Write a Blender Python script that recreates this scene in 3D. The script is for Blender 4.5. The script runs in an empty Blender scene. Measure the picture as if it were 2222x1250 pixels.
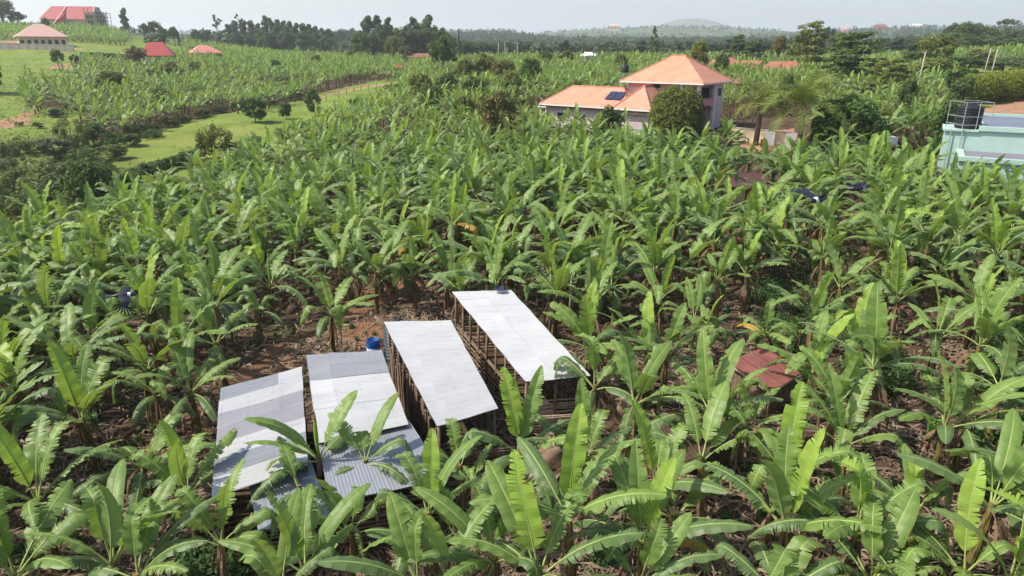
import bpy, bmesh, math, random
import numpy as np
from mathutils import Vector, Matrix, Euler

random.seed(7)
RNG = np.random.default_rng(11)
SC = bpy.context.scene
COL = SC.collection
PI = math.pi
R = math.radians

# ------------------------------------------------------------------ camera model (photograph is 2222 x 1250)
F, CX, CY, H, PITCH = 1500.0, 1111.0, 625.0, 13.0, R(19.3)
CP, SP = math.cos(PITCH), math.sin(PITCH)

def ray(u, v):
    a, b = (u - CX) / F, (CY - v) / F
    return np.array([a, CP + b * SP, -SP + b * CP])

def at(u, v, Y):
    r = ray(u, v); t = Y / r[1]
    return Vector((r[0] * t, Y, H + r[2] * t))

def at_z(u, v, z):
    r = ray(u, v); t = (z - H) / r[2]
    return Vector((r[0] * t, r[1] * t, z))

def at_depth(u, v, d):
    r = ray(u, v)
    return Vector((r[0] * d, r[1] * d, H + r[2] * d))

def proj(x, y, z):
    d = y * CP - (z - H) * SP
    up = y * SP + (z - H) * CP
    d = np.maximum(d, 0.01)
    return CX + F * x / d, CY - F * up / d

# ------------------------------------------------------------------ terrain
S_KEYS = np.array([-.82, -.57, -.32, -.195, 0, .244, .526, .81])
NEAR = {
    8: [0]*8, 20: [0]*8, 30: [0]*8,
    40: [-.8, -.6, -.2, 0, .2, .3, .4, .6],
    50: [-1.6, -1.2, -.6, 0, .5, .8, 1.0, 1.4],
    60: [-2.2, -1.8, -1.2, -.3, .4, .6, 1.2, 2.0],
    80: [-1.6, -1.5, -.8, .4, 1.0, 1.1, 2.0, 3.1],
    100: [-.2, -.4, .2, 1.5, 2.3, 2.3, 3.5, 4.5],
    130: [2.3, 1.6, 1.6, 2.6, 4.2, 4.6, 5.6, 6.3],
    170: [5.6, 4.4, 2.8, 3.2, 5.4, 5.6, 6.6, 8.0],
    220: [9.5, 7.4, 5.3, 5.0, 7.0, 7.2, 7.6, 10],
    290: [15, 12.6, 7.2, 6.0, 7.0, 7.0, 8.0, 12.5],
    420: [24, 22, 8.0, 5.0, 5.0, 5.0, 6.5, 16],
    600: [26, 25, 10, 6, 4, 4, 8, 20],
}
U_KEYS = np.array([-200, 0, 200, 400, 600, 800, 1000, 1100, 1200, 1300, 1400, 1500, 1600, 1700, 1800, 1950, 2100, 2222, 2400.])
FAR = {
    900:  [88, 90, 95, 100, 100, 100, 100, 102, 102, 102, 102, 102, 102, 100, 98, 94, 86, 80, 76],
    1200: [95, 95, 95, 95, 94, 88, 82, 80, 98, 100, 100, 100, 100, 99, 92, 82, 76, 74, 74],
    1700: [99, 99, 99, 99, 99, 99, 99, 96, 94, 92, 92, 90, 88, 84, 71, 61, 60, 63, 66],
    2600: [76, 74, 72, 68, 72, 80, 84, 80, 69, 62, 57, 56, 60, 67, 74, 78, 80, 82, 82],
    3600: [86, 84, 82, 80, 80, 84, 86, 84, 78, 70, 66, 66, 68, 74, 80, 84, 84, 86, 86],
    4500: [84, 82, 80, 78, 78, 80, 82, 82, 80, 76, 73, 72, 74, 76, 80, 82, 84, 86, 86],
    6500: [88]*19, 9000: [92]*19,
}
S_D = np.linspace(-1.0, 1.0, 201)
L_D = np.linspace(math.log(8), math.log(9000), 261)
def _build_terrain():
    rows, ys = [], []
    for Y, z in NEAR.items():
        ys.append(math.log(Y)); rows.append(np.interp(S_D, S_KEYS, z))
    su = (U_KEYS - CX) / F / (CP + .363 * SP)
    for Y, v in FAR.items():
        dep = PITCH - np.arctan((CY - np.array(v, float)) / F)
        ys.append(math.log(Y)); rows.append(np.interp(S_D, su, H - Y * np.tan(dep)))
    rows = np.array(rows); ys = np.array(ys)
    g = np.empty((len(L_D), len(S_D)))
    for j in range(len(S_D)):
        g[:, j] = np.interp(L_D, ys, rows[:, j])
    for _ in range(2):
        k = np.array([.25, .5, .25])
        p = np.pad(g, 1, mode='edge')
        g = k[0]*p[:-2, 1:-1] + k[1]*p[1:-1, 1:-1] + k[2]*p[2:, 1:-1]
        p = np.pad(g, 1, mode='edge')
        g = k[0]*p[1:-1, :-2] + k[1]*p[1:-1, 1:-1] + k[2]*p[1:-1, 2:]
    return g
TG = _build_terrain()
CONE = at(1495, 40, 4800)
def terrain(x, y):
    x = np.asarray(x, float); y = np.asarray(y, float)
    yy = np.clip(y, 8.0, 8990.)
    s = np.clip(x / yy, -.999, .999)
    fi = (np.log(yy) - L_D[0]) / (L_D[1] - L_D[0]); fj = (s + 1.0) / (S_D[1] - S_D[0])
    i = np.clip(fi.astype(int), 0, len(L_D) - 2); j = np.clip(fj.astype(int), 0, len(S_D) - 2)
    a, b = fi - i, fj - j
    z = (TG[i, j]*(1-a)*(1-b) + TG[i+1, j]*a*(1-b) + TG[i, j+1]*(1-a)*b + TG[i+1, j+1]*a*b)
    z = z + .10*np.sin(x*.55 + y*.31) * np.sin(y*.43 - x*.17) + .25*np.sin(x*.13+1.7)*np.sin(y*.11+.6)*np.clip((y-35)/60, 0, 1)
    d2 = ((x - CONE.x)/260.)**2 + ((y - 4800.)/500.)**2
    return z + (CONE.z - 85.) * np.exp(-d2**1.3)
def tz(x, y): return float(terrain(x, y))

def on_ground(u, v, h=0.0):
    r = ray(u, v)
    ts = np.geomspace(6, 3000, 700)
    px, py, pz = r[0]*ts, r[1]*ts, H + r[2]*ts
    d = pz - (terrain(px, py) + h)
    k = np.nonzero(d < 0)[0]
    k = k[0] if len(k) else len(ts) - 1
    lo, hi = ts[max(k-1, 0)], ts[k]
    for _ in range(30):
        m = .5*(lo+hi)
        if H + r[2]*m - (tz(r[0]*m, r[1]*m) + h) < 0: hi = m
        else: lo = m
    return Vector((r[0]*hi, r[1]*hi, H + r[2]*hi - h))

def ground_u(u, Y):
    """ground point in picture column u at forward distance Y"""
    z = 5.0
    for _ in range(4):
        d = Y*CP - (z - H)*SP
        x = (u - CX)/F*d
        z = tz(x, Y)
    return Vector((x, Y, z))

# ------------------------------------------------------------------ mesh helpers
class MB:
    def __init__(self):
        self.V, self.Fs, self.UV, self.MI, self.n = [], [], [], [], 0
    def add(self, V, Fa, mi=0, UV=None):
        V = np.asarray(V, float).reshape(-1, 3)
        Fa = [tuple(int(i) + self.n for i in f) for f in Fa]
        self.V.append(V)
        self.UV.append(np.zeros((len(V), 2)) if UV is None else np.asarray(UV, float).reshape(-1, 2))
        self.Fs += Fa
        self.MI += ([mi]*len(Fa) if np.isscalar(mi) else list(mi))
        self.n += len(V)
        return self
    def box(self, c, s, mi=0, M=None):
        c, s = np.array(c, float), np.array(s, float)/2
        v = np.array([[x, y, z] for x in (-1, 1) for y in (-1, 1) for z in (-1, 1)])*s + c
        if M is not None: v = np.array([M @ Vector(p) for p in v])
        return self.add(v, [(0,1,3,2), (4,6,7,5), (0,4,5,1), (2,3,7,6), (0,2,6,4), (1,5,7,3)], mi, v[:, :2]+v[:, 2:3])
    def beam(self, a, b, w, h=None, mi=0, up=(0, 0, 1)):
        """box between two points"""
        a, b = Vector(a), Vector(b); h = h or w
        d = b - a; L = d.length
        if L < 1e-6: return self
        d.normalize(); upv = Vector(up)
        if abs(d.dot(upv)) > .98: upv = Vector((1, 0, 0))
        x = d.cross(upv).normalized(); z = x.cross(d).normalized()
        v = []
        for t in (0, L):
            for sx in (-1, 1):
                for sz in (-1, 1):
                    v.append(a + d*t + x*(sx*w/2) + z*(sz*h/2))
        return self.add(v, [(0,1,3,2), (4,6,7,5), (0,4,5,1), (2,3,7,6), (0,2,6,4), (1,5,7,3)], mi,
                        [(0,0),(0,1),(1,0),(1,1),(0,L),(.3,L),(1,L),(.7,L)])
    def tube(self, pts, rad, n=6, mi=0, cap=True, wob=0.0, rng=None):
        pts = [Vector(p) for p in pts]
        m = len(pts)
        rad = [rad]*m if np.isscalar(rad) else list(rad)
        V, UV = [], []
        prev = None; L = 0
        for i, p in enumerate(pts):
            d = (pts[min(i+1, m-1)] - pts[max(i-1, 0)]).normalized()
            if prev is None:
                ref = Vector((0, 0, 1)) if abs(d.z) < .9 else Vector((1, 0, 0))
                x = d.cross(ref).normalized()
            else:
                x = (prev - d*prev.dot(d)).normalized()
            prev = x; y = d.cross(x)
            if i: L += (p - pts[i-1]).length
            for k in range(n):
                a = 2*PI*k/n
                r = rad[i]*(1 + (wob*(rng.random()-.5) if rng is not None else 0))
                V.append(p + x*(math.cos(a)*r) + y*(math.sin(a)*r)); UV.append((k/n, L))
        Fa = []
        for i in range(m-1):
            for k in range(n):
                Fa.append((i*n+k, i*n+(k+1) % n, (i+1)*n+(k+1) % n, (i+1)*n+k))
        if cap:
            Fa.append(tuple(range(n-1, -1, -1))); Fa.append(tuple((m-1)*n+k for k in range(n)))
        return self.add(V, Fa, mi, UV)
    def lathe(self, prof, n=16, c=(0, 0, 0), mi=0):
        V, UV, Fa = [], [], []
        for i, (r, z) in enumerate(prof):
            for k in range(n):
                a = 2*PI*k/n
                V.append((c[0]+r*math.cos(a), c[1]+r*math.sin(a), c[2]+z)); UV.append((k/n, z))
        for i in range(len(prof)-1):
            for k in range(n):
                Fa.append((i*n+k, i*n+(k+1) % n, (i+1)*n+(k+1) % n, (i+1)*n+k))
        Fa.append(tuple(range(n-1, -1, -1))); Fa.append(tuple((len(prof)-1)*n+k for k in range(n)))
        return self.add(V, Fa, mi, UV)
    def poly(self, pts, mi=0):
        return self.add([tuple(p) for p in pts], [tuple(range(len(pts)))], mi, [(p[0]+p[1], p[2]) for p in pts])
    def mesh(self, name, mats, smooth=False):
        me = bpy.data.meshes.new(name)
        V = np.concatenate(self.V) if self.V else np.zeros((0, 3))
        me.from_pydata(V.tolist(), [], self.Fs)
        if self.Fs:
            me.polygons.foreach_set('material_index', np.array(self.MI, dtype=np.int32))
            if smooth: me.polygons.foreach_set('use_smooth', np.ones(len(self.Fs), dtype=bool))
            uv = me.uv_layers.new(name='UVMap')
            li = np.empty(len(me.loops), dtype=np.int32); me.loops.foreach_get('vertex_index', li)
            U = np.concatenate(self.UV)
            uv.data.foreach_set('uv', U[li].astype(np.float32).ravel())
        for m in (mats if isinstance(mats, (list, tuple)) else [mats]): me.materials.append(m)
        me.update()
        return me
    def build(self, name, mats, parent=None, smooth=False, loc=None):
        return link(name, self.mesh(name, mats, smooth), parent, loc)

def quad_mesh(name, V, Q, mats, UV=None, MI=None, smooth=False):
    """fast build of a mesh of quads from numpy arrays"""
    me = bpy.data.meshes.new(name)
    nv, nq = len(V), len(Q)
    me.vertices.add(nv); me.vertices.foreach_set('co', np.asarray(V, np.float32).ravel())
    me.loops.add(nq*4); me.loops.foreach_set('vertex_index', np.asarray(Q, np.int32).ravel())
    me.polygons.add(nq); me.polygons.foreach_set('loop_start', np.arange(0, nq*4, 4, dtype=np.int32))
    if MI is not None: me.polygons.foreach_set('material_index', np.asarray(MI, np.int32))
    if smooth: me.polygons.foreach_set('use_smooth', np.ones(nq, dtype=bool))
    if UV is not None:
        l = me.uv_layers.new(name='UVMap')
        l.data.foreach_set('uv', np.asarray(UV, np.float32)[np.asarray(Q).ravel()].ravel())
    for m in mats: me.materials.append(m)
    me.update(calc_edges=True); me.validate()
    return me

def link(name, data, parent=None, loc=None):
    o = bpy.data.objects.new(name, data); COL.objects.link(o)
    if parent is not None: o.parent = parent
    if loc is not None: o.location = loc
    return o
def empty(name, loc=(0, 0, 0), rz=0.0):
    o = link(name, None, None, loc); o.rotation_euler = (0, 0, rz); o.empty_display_size = .3
    return o
def tag(o, label=None, cat=None, group=None, kind=None):
    if label: o['label'] = label
    if cat: o['category'] = cat
    if group: o['group'] = group
    if kind: o['kind'] = kind
    return o

# ------------------------------------------------------------------ materials
class NT:
    def __init__(self, name):
        self.m = bpy.data.materials.new(name); self.m.use_nodes = True
        self.t = self.m.node_tree; self.t.nodes.clear()
        self.out = self.n('ShaderNodeOutputMaterial')
    def n(self, typ, **kw):
        nd = self.t.nodes.new(typ)
        for k, v in kw.items():
            if k.startswith('_'): setattr(nd, k[1:], v)
            else: self.set(nd.inputs[k.replace('__', ' ')], v)
        return nd
    def set(self, sock, v):
        if isinstance(v, bpy.types.NodeSocket): self.t.links.new(v, sock)
        elif isinstance(v, bpy.types.Node): self.t.links.new(v.outputs[0], sock)
        else:
            if isinstance(v, (tuple, list)) and len(v) == 3 and sock.type == 'RGBA': v = (*v, 1)
            sock.default_value = v
    def mix(self, fac, a, b, blend='MIX'):
        nd = self.t.nodes.new('ShaderNodeMix'); nd.data_type = 'RGBA'; nd.blend_type = blend
        self.set(nd.inputs[0], fac); self.set(nd.inputs[6], a); self.set(nd.inputs[7], b)
        return nd.outputs[2]
    def math(self, op, a, b=0.0, clamp=False):
        nd = self.t.nodes.new('ShaderNodeMath'); nd.operation = op; nd.use_clamp = clamp
        self.set(nd.inputs[0], a); self.set(nd.inputs[1], b)
        return nd.outputs[0]
    def ramp(self, fac, lo, hi):
        nd = self.t.nodes.new('ShaderNodeMapRange'); nd.clamp = True
        self.set(nd.inputs[0], fac); nd.inputs[1].default_value = lo; nd.inputs[2].default_value = hi
        return nd.outputs[0]
    def noise(self, scale, detail=4, rough=.6, vec=None, out=0):
        nd = self.n('ShaderNodeTexNoise'); nd.inputs['Scale'].default_value = scale
        nd.inputs['Detail'].default_value = detail; nd.inputs['Roughness'].default_value = rough
        if vec is not None: self.set(nd.inputs['Vector'], vec)
        return nd.outputs[out]
    def coord(self, which='Object'):
        return self.n('ShaderNodeTexCoord').outputs[which]
    def mapping(self, vec, scale):
        nd = self.n('ShaderNodeMapping'); self.set(nd.inputs['Vector'], vec); nd.inputs['Scale'].default_value = scale
        return nd.outputs[0]
    def bump(self, h, strength=.3, dist=.02):
        nd = self.n('ShaderNodeBump'); self.set(nd.inputs['Height'], h)
        nd.inputs['Strength'].default_value = strength; nd.inputs['Distance'].default_value = dist
        return nd.outputs[0]
    def principled(self, col, rough=.7, spec=.3, metal=0., normal=None):
        b = self.n('ShaderNodeBsdfPrincipled')
        self.set(b.inputs['Base Color'], col); self.set(b.inputs['Roughness'], rough)
        b.inputs['Specular IOR Level'].default_value = spec; self.set(b.inputs['Metallic'], metal)
        if normal is not None: self.set(b.inputs['Normal'], normal)
        return b.outputs[0]
    def done(self, sh):
        self.t.links.new(sh, self.out.inputs['Surface']); return self.m

def mat_leaf(name, c1, c2, trans=.32, veins=True, dry=.35, spec=.36):
    t = NT(name)
    rnd = t.n('ShaderNodeObjectInfo').outputs['Random']
    isl = t.n('ShaderNodeNewGeometry').outputs['Random Per Island']
    pos = t.n('ShaderNodeNewGeometry').outputs['Position']
    nz = t.noise(.55, 3, vec=pos)
    f = t.math('ADD', t.math('MULTIPLY', rnd, .5), t.math('MULTIPLY', isl, .22))
    f = t.math('ADD', f, t.math('MULTIPLY', t.ramp(nz, .3, .7), .3))
    col = t.mix(f, c1, c2)
    if veins:
        uv = t.n('ShaderNodeUVMap').outputs[0]
        sep = t.n('ShaderNodeSeparateXYZ'); t.set(sep.inputs[0], uv)
        wav = t.math('SINE', t.math('MULTIPLY', sep.outputs[0], 240.))
        col = t.mix(t.math('MULTIPLY', t.ramp(wav, -1, 1), .22), col, tuple(x*.6 for x in c1))
        av = t.math('ABSOLUTE', t.math('SUBTRACT', sep.outputs[1], .5))
        mid = t.ramp(av, .05, .02)
        col = t.mix(t.math('MULTIPLY', mid, .7), col, (.34, .42, .13))
        ed = t.math('MULTIPLY', t.ramp(av, .43, .5), t.ramp(t.noise(3.0, 3, vec=pos), .5, .62))
        col = t.mix(t.math('MULTIPLY', ed, dry*3, True), col, (.20, .13, .045))
    blot = t.noise(4.5, 5, .75, pos)
    col = t.mix(t.math('MULTIPLY', t.ramp(blot, .60, .70), min(.6, dry*1.1)), col, (.24, .18, .05) if veins else (.09, .06, .04))
    col = t.mix(t.math('MULTIPLY', t.ramp(t.noise(1.7, 4, .7, pos), .48, .7), .22), col, tuple(min(1, x*1.35+.02) for x in c2))
    geo = t.n('ShaderNodeNewGeometry').outputs['Backfacing']
    col2 = t.mix(t.math('MULTIPLY', geo, .45), col, (.20, .28, .13)) if veins else col
    p = t.principled(col2, .47, spec)
    tr = t.n('ShaderNodeBsdfTranslucent')
    t.set(tr.inputs['Color'], t.mix(.55, col, (.35, .48, .035) if veins else (.3, .16, .06)))
    ms = t.n('ShaderNodeMixShader'); ms.inputs[0].default_value = trans
    t.t.links.new(p, ms.inputs[1]); t.t.links.new(tr.outputs[0], ms.inputs[2])
    return t.done(ms.outputs[0])

def mat_foliage(name, c1, c2, trans=.24):
    t = NT(name)
    rnd = t.n('ShaderNodeObjectInfo').outputs['Random']
    isl = t.n('ShaderNodeNewGeometry').outputs['Random Per Island']
    pos = t.n('ShaderNodeNewGeometry').outputs['Position']
    f = t.math('ADD', t.math('MULTIPLY', isl, .55), t.math('MULTIPLY', t.ramp(t.noise(.45, 2, vec=pos), .35, .65), .35))
    f = t.math('ADD', f, t.math('MULTIPLY', rnd, .2))
    col = t.mix(f, c1, c2)
    p = t.principled(col, .6, .2)
    tr = t.n('ShaderNodeBsdfTranslucent'); t.set(tr.inputs['Color'], t.mix(.4, col, (.25, .32, .03)))
    ms = t.n('ShaderNodeMixShader'); ms.inputs[0].default_value = trans
    t.t.links.new(p, ms.inputs[1]); t.t.links.new(tr.outputs[0], ms.inputs[2])
    return t.done(ms.outputs[0])

def mat_plain(name, c, rough=.7, var=.25, scale=3., spec=.3, metal=0., dirt=None, stretch=(1, 1, 1), bump=.15):
    t = NT(name)
    v = t.mapping(t.coord('Object'), stretch)
    n1 = t.noise(scale, 5, .65, v)
    col = t.mix(t.ramp(n1, .3, .7), tuple(x*(1-var) for x in c), tuple(min(1, x*(1+var*.6)) for x in c))
    if dirt:
        n2 = t.noise(scale*.35, 6, .7, v)
        col = t.mix(t.math('MULTIPLY', t.ramp(n2, .52, .72), .7), col, dirt)
    nb = t.bump(t.noise(scale*8, 3, .6, v), bump, .01)
    return t.done(t.principled(col, rough, spec, metal, nb))

M = {}
M['leaf_young'] = mat_leaf('leaf_young', (.195, .325, .038), (.33, .46, .074), .40)
M['leaf_mid'] = mat_leaf('leaf_mid', (.110, .195, .040), (.208, .305, .072), .34)
M['leaf_old'] = mat_leaf('leaf_old', (.070, .130, .038), (.142, .212, .074), .28, dry=.5)
M['leaf_yellow'] = mat_leaf('leaf_yellow', (.42, .30, .03), (.40, .19, .03), .3, dry=.8)
M['leaf_dry'] = mat_leaf('leaf_dry', (.115, .068, .042), (.25, .165, .10), .12, veins=False, spec=.1)
M['litter'] = mat_leaf('litter', (.095, .062, .042), (.36, .275, .19), .08, veins=False, spec=.1)
M['petiole'] = mat_plain('petiole', (.30, .36, .11), .5, .3, 4)
def mat_stem():
    t = NT('pseudostem')
    rnd = t.n('ShaderNodeObjectInfo').outputs['Random']
    v = t.mapping(t.coord('Object'), (9, 9, 1.1))
    n1 = t.noise(1.4, 5, .7, v)
    n2 = t.noise(.9, 3, .6, t.mapping(t.coord('Object'), (5, 5, 2.2)))
    col = t.mix(t.ramp(n1, .42, .6), (.055, .032, .016), (.19, .15, .045))
    col = t.mix(t.math('MULTIPLY', t.ramp(n2, .5, .68), t.math('ADD', t.math('MULTIPLY', rnd, .7), .2)), col, (.20, .25, .05))
    return t.done(t.principled(col, .65, .2, 0, t.bump(n1, .5, .02)))
M['stem'] = mat_stem()
def mat_bark(name, a, b):
    t = NT(name)
    v = t.mapping(t.coord('Object'), (6, 6, 1.2))
    n1 = t.noise(2., 6, .7, v)
    return t.done(t.principled(t.mix(t.ramp(n1, .35, .65), a, b), .85, .1, 0, t.bump(n1, .6, .03)))
M['bark'] = mat_bark('bark', (.06, .045, .032), (.19, .15, .11))
M['pale_bark'] = mat_bark('pale_bark', (.22, .18, .14), (.42, .37, .30))
M['timber'] = mat_bark('timber', (.085, .055, .036), (.25, .18, .125))
M['timber_pale'] = mat_bark('timber_pale', (.20, .14, .09), (.42, .33, .24))
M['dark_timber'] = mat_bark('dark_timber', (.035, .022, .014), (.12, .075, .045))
for k, a, b in (('fol_dark', (.028, .054, .018), (.075, .125, .034)), ('fol_mid', (.036, .072, .018), (.105, .165, .038)),
                ('fol_olive', (.070, .092, .018), (.185, .205, .042)), ('fol_yellow', (.10, .115, .016), (.21, .215, .04)),
                ('fol_grey', (.055, .082, .036), (.140, .180, .080)), ('fol_brown', (.075, .072, .022), (.18, .15, .050)),
                ('fol_euc', (.032, .060, .026), (.100, .145, .052)), ('fol_hedge', (.105, .135, .016), (.27, .30, .042)),
                ('fol_far', (.022, .046, .022), (.055, .095, .038)), ('fol_scrub', (.080, .110, .026), (.215, .245, .070)),
                ('fol_mango', (.030, .068, .014), (.098, .168, .034)), ('fol_palm', (.085, .135, .024), (.225, .27, .055))):
    M[k] = mat_foliage(k, a, b)
M['fol_topiary'] = mat_foliage('fol_topiary', (.060, .080, .012), (.150, .170, .030), .12)
M['fol_grass'] = mat_foliage('fol_grass', (.12, .165, .03), (.25, .27, .065), .2)
M['fol_weed'] = mat_foliage('fol_weed', (.022, .055, .018), (.075, .135, .035), .2)

def mat_zinc(name, c, rough, metal, rust=0.):
    t = NT(name)
    o = t.coord('Object')
    n1 = t.noise(1.3, 5, .65, o)
    uvz = t.n('ShaderNodeUVMap').outputs[0]
    st = t.noise(1., 5, .7, t.mapping(uvz, (.5, 9., 1)))
    nail = t.math('MULTIPLY', t.ramp(t.math('SINE', t.math('MULTIPLY', t.n('ShaderNodeSeparateXYZ', Vector=uvz).outputs[0], 7.)), .985, 1.), t.ramp(t.noise(14., 1, .5, uvz), .5, .6))
    isl = t.n('ShaderNodeNewGeometry').outputs['Random Per Island']
    col = t.mix(t.math('MULTIPLY', isl, .35), c, tuple(x*.80 for x in c))
    col = t.mix(t.math('MULTIPLY', t.ramp(n1, .5, .75), .35), col, tuple(x*.72 for x in c))
    col = t.mix(t.math('MULTIPLY', t.ramp(st, .5, .74), .42), col, tuple(x*.52 for x in (c[0], c[1]*.95, c[2]*.9)))
    col = t.mix(t.math('MULTIPLY', nail, .35), col, (.10, .07, .05))
    spot = t.noise(5., 5, .8, o)
    col = t.mix(t.math('MULTIPLY', t.ramp(spot, .68, .76), .55), col, (.20, .10, .055))
    if rust:
        n2 = t.noise(2.6, 6, .75, o)
        col = t.mix(t.math('MULTIPLY', t.ramp(n2, .60, .70), rust), col, (.22, .085, .035))
    return t.done(t.principled(col, t.math('ADD', t.math('MULTIPLY', n1, .25), rough), .5, metal))
M['zinc_white'] = mat_zinc('zinc_white', (.455, .46, .465), .40, .15)
M['zinc_new'] = mat_zinc('zinc_new', (.49, .495, .50), .42, .10)
M['zinc_grey'] = mat_zinc('zinc_grey', (.25, .265, .29), .45, .2, .25)
M['zinc_rust'] = mat_zinc('zinc_rust', (.29, .29, .31), .45, .2, .75)
M['zinc_blue'] = mat_zinc('zinc_blue', (.245, .26, .295), .42, .25)
M['roof_red'] = mat_plain('roof_red', (.35, .060, .050), .5, .2, 2)
M['roof_faded'] = mat_plain('roof_faded', (.36, .125, .09), .65, .3, 1.5, dirt=(.22, .10, .07))
M['fruit'] = mat_plain('green_fruit', (.10, .20, .03), .5, .3, 9)
M['bud'] = mat_plain('flower_bud', (.10, .02, .035), .5, .3, 9)
M['roof_pink'] = mat_plain('roof_pink', (.60, .36, .30), .6, .15, 2)
M['roof_rose'] = mat_plain('roof_rose', (.55, .21, .17), .6, .2, 2)
M['roof_brown'] = mat_plain('roof_brown', (.20, .072, .058), .6, .35, 1.2, dirt=(.10, .05, .035))
M['roof_darkbrown'] = mat_plain('roof_darkbrown', (.085, .042, .036), .55, .35, 1.2, dirt=(.10, .06, .045))
M['roof_rust'] = mat_plain('roof_rust', (.24, .09, .07), .7, .3, 1)
def mat_tile():
    t = NT('roof_tile')
    o = t.coord('Object')
    n1 = t.noise(.7, 5, .65, o)
    col = t.mix(t.ramp(n1, .35, .65), (.50, .215, .130), (.59, .28, .185))
    w = t.n('ShaderNodeTexWave'); w.bands_direction = 'Z'; w.inputs['Scale'].default_value = 4.2
    w.inputs['Distortion'].default_value = .4; t.set(w.inputs['Vector'], o)
    col = t.mix(t.math('MULTIPLY', w.outputs['Fac'], .18), col, (.36, .15, .105))
    n2 = t.noise(.22, 4, .7, o)
    col = t.mix(t.math('MULTIPLY', t.ramp(n2, .55, .75), .4), col, (.40, .21, .135))
    return t.done(t.principled(col, .6, .25, 0, t.bump(w.outputs['Fac'], .5, .04)))
M['roof_tile'] = mat_tile()
M['wall_lav'] = mat_plain('wall_lavender', (.56, .445, .465), .85, .12, .8, dirt=(.38, .32, .30))
M['wall_pink'] = mat_plain('wall_pink', (.56, .24, .28), .8, .12, 1, dirt=(.45, .22, .24))
M['wall_white'] = mat_plain('wall_white', (.74, .70, .66), .8, .10, 1, dirt=(.55, .48, .42))
M['wall_cream'] = mat_plain('wall_cream', (.62, .50, .34), .85, .15, .6, dirt=(.45, .34, .22))
M['wall_mint'] = mat_plain('wall_mint', (.36, .50, .44), .7, .10, .8, dirt=(.32, .45, .40))
M['wall_block'] = mat_plain('wall_block', (.48, .40, .34), .9, .25, 1.5, dirt=(.32, .25, .2))
M['roof_slab'] = mat_plain('roof_slab', (.145, .165, .215), .7, .15, .5, dirt=(.20, .21, .25))
M['roof_slab_warm'] = mat_plain('roof_slab_warm', (.19, .175, .21), .8, .15, .5, dirt=(.20, .16, .15))
M['concrete'] = mat_plain('concrete', (.50, .42, .37), .9, .15, 1, dirt=(.38, .28, .22))
M['dark'] = mat_plain('dark_opening', (.02, .018, .016), .8, .2)
M['glass'] = mat_plain('window_glass', (.03, .035, .04), .1, .1, spec=.6)
M['panel'] = mat_plain('solar_glass', (.025, .03, .06), .15, .1, spec=.6)
M['metal'] = mat_plain('grey_metal', (.45, .45, .46), .4, .15, metal=.5)
M['tank_black'] = mat_plain('black_plastic', (.020, .020, .024), .45, .2, 2)
M['barrel_blue'] = mat_plain('blue_plastic', (.012, .13, .46), .35, .15, 2, spec=.5)
M['barrel_white'] = mat_plain('white_band', (.62, .68, .78), .5, .15, 6)
M['clay'] = mat_plain('clay', (.40, .17, .09), .9, .25, 1.5)
M['sack'] = mat_plain('sack_cloth', (.20, .13, .085), .9, .25, 4)
M['soil_pile'] = mat_plain('soil_heap', (.17, .085, .05), .95, .3, 3)
M['pole_grey'] = mat_plain('pole_grey', (.34, .31, .27), .8, .15)
M['pole_dark'] = mat_plain('pole_dark', (.06, .055, .05), .8, .15)
M['wire'] = mat_plain('wire', (.20, .20, .20), .6, .05)
M['white_thing'] = mat_plain('white_sheet', (.80, .78, .78), .7, .08)
M['red_thing'] = mat_plain('red_cloth', (.55, .06, .04), .7, .15)
M['feather_black'] = mat_plain('feather_black', (.014, .014, .022), .35, .3, 20, spec=.5)
M['feather_white'] = mat_plain('feather_white', (.80, .80, .80), .7, .05, 20)
# ------------------------------------------------------------------ polygons on the ground, given as picture outlines of real ground
def inside(poly, u, v):
    u = np.asarray(u, float); v = np.asarray(v, float)
    r = np.zeros(u.shape, bool)
    n = len(poly)
    for i in range(n):
        (x1, y1), (x2, y2) = poly[i], poly[(i+1) % n]
        c = ((y1 > v) != (y2 > v))
        with np.errstate(divide='ignore', invalid='ignore'):
            xi = (x2-x1)*(v-y1)/((y2-y1) if y2 != y1 else 1e-9) + x1
        r ^= c & (u < xi)
    return r
PASTURE = [(215, 355), (235, 322), (330, 290), (430, 258), (520, 240), (640, 222), (730, 203), (835, 180), (905, 183), (900, 200), (850, 212), (760, 238), (690, 262), (560, 305), (420, 335), (330, 372), (262, 402), (215, 392)]
MEADOW = [(-300, 560), (-300, 84), (60, 90), (170, 92), (330, 84), (470, 90), (470, 102), (420, 112), (370, 118), (330, 122), (180, 130), (175, 160), (40, 180), (60, 232), (150, 235), (180, 250), (190, 330), (215, 355), (215, 392), (265, 410), (250, 470), (0, 530)]
DIRT = [[(-200, 97), (-20, 92), (30, 88), (60, 90), (180, 106), (180, 110), (60, 95), (30, 97), (-20, 102)], [(95, 150), (120, 140), (170, 132), (178, 146), (150, 150)],
        [(-60, 277), (0, 262), (40, 250), (80, 240), (85, 243), (60, 255), (70, 268), (20, 277), (-60, 282)],
        [(660, 222), (720, 201), (800, 187), (862, 176), (862, 179), (800, 190), (722, 204), (664, 226)],
        [(2085, 268), (2130, 238), (2180, 222), (2222, 205), (2330, 180), (2330, 200), (2222, 236), (2222, 245), (2140, 268)],
        [(2010, 255), (2060, 240), (2110, 245), (2100, 280), (2030, 280)],
        [(420, 100), (520, 98), (525, 102), (430, 106)], [(1640, 120), (1720, 116), (1730, 128), (1640, 132)], [(1585, 290), (1720, 280), (1760, 320), (1600, 330)]]
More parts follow.
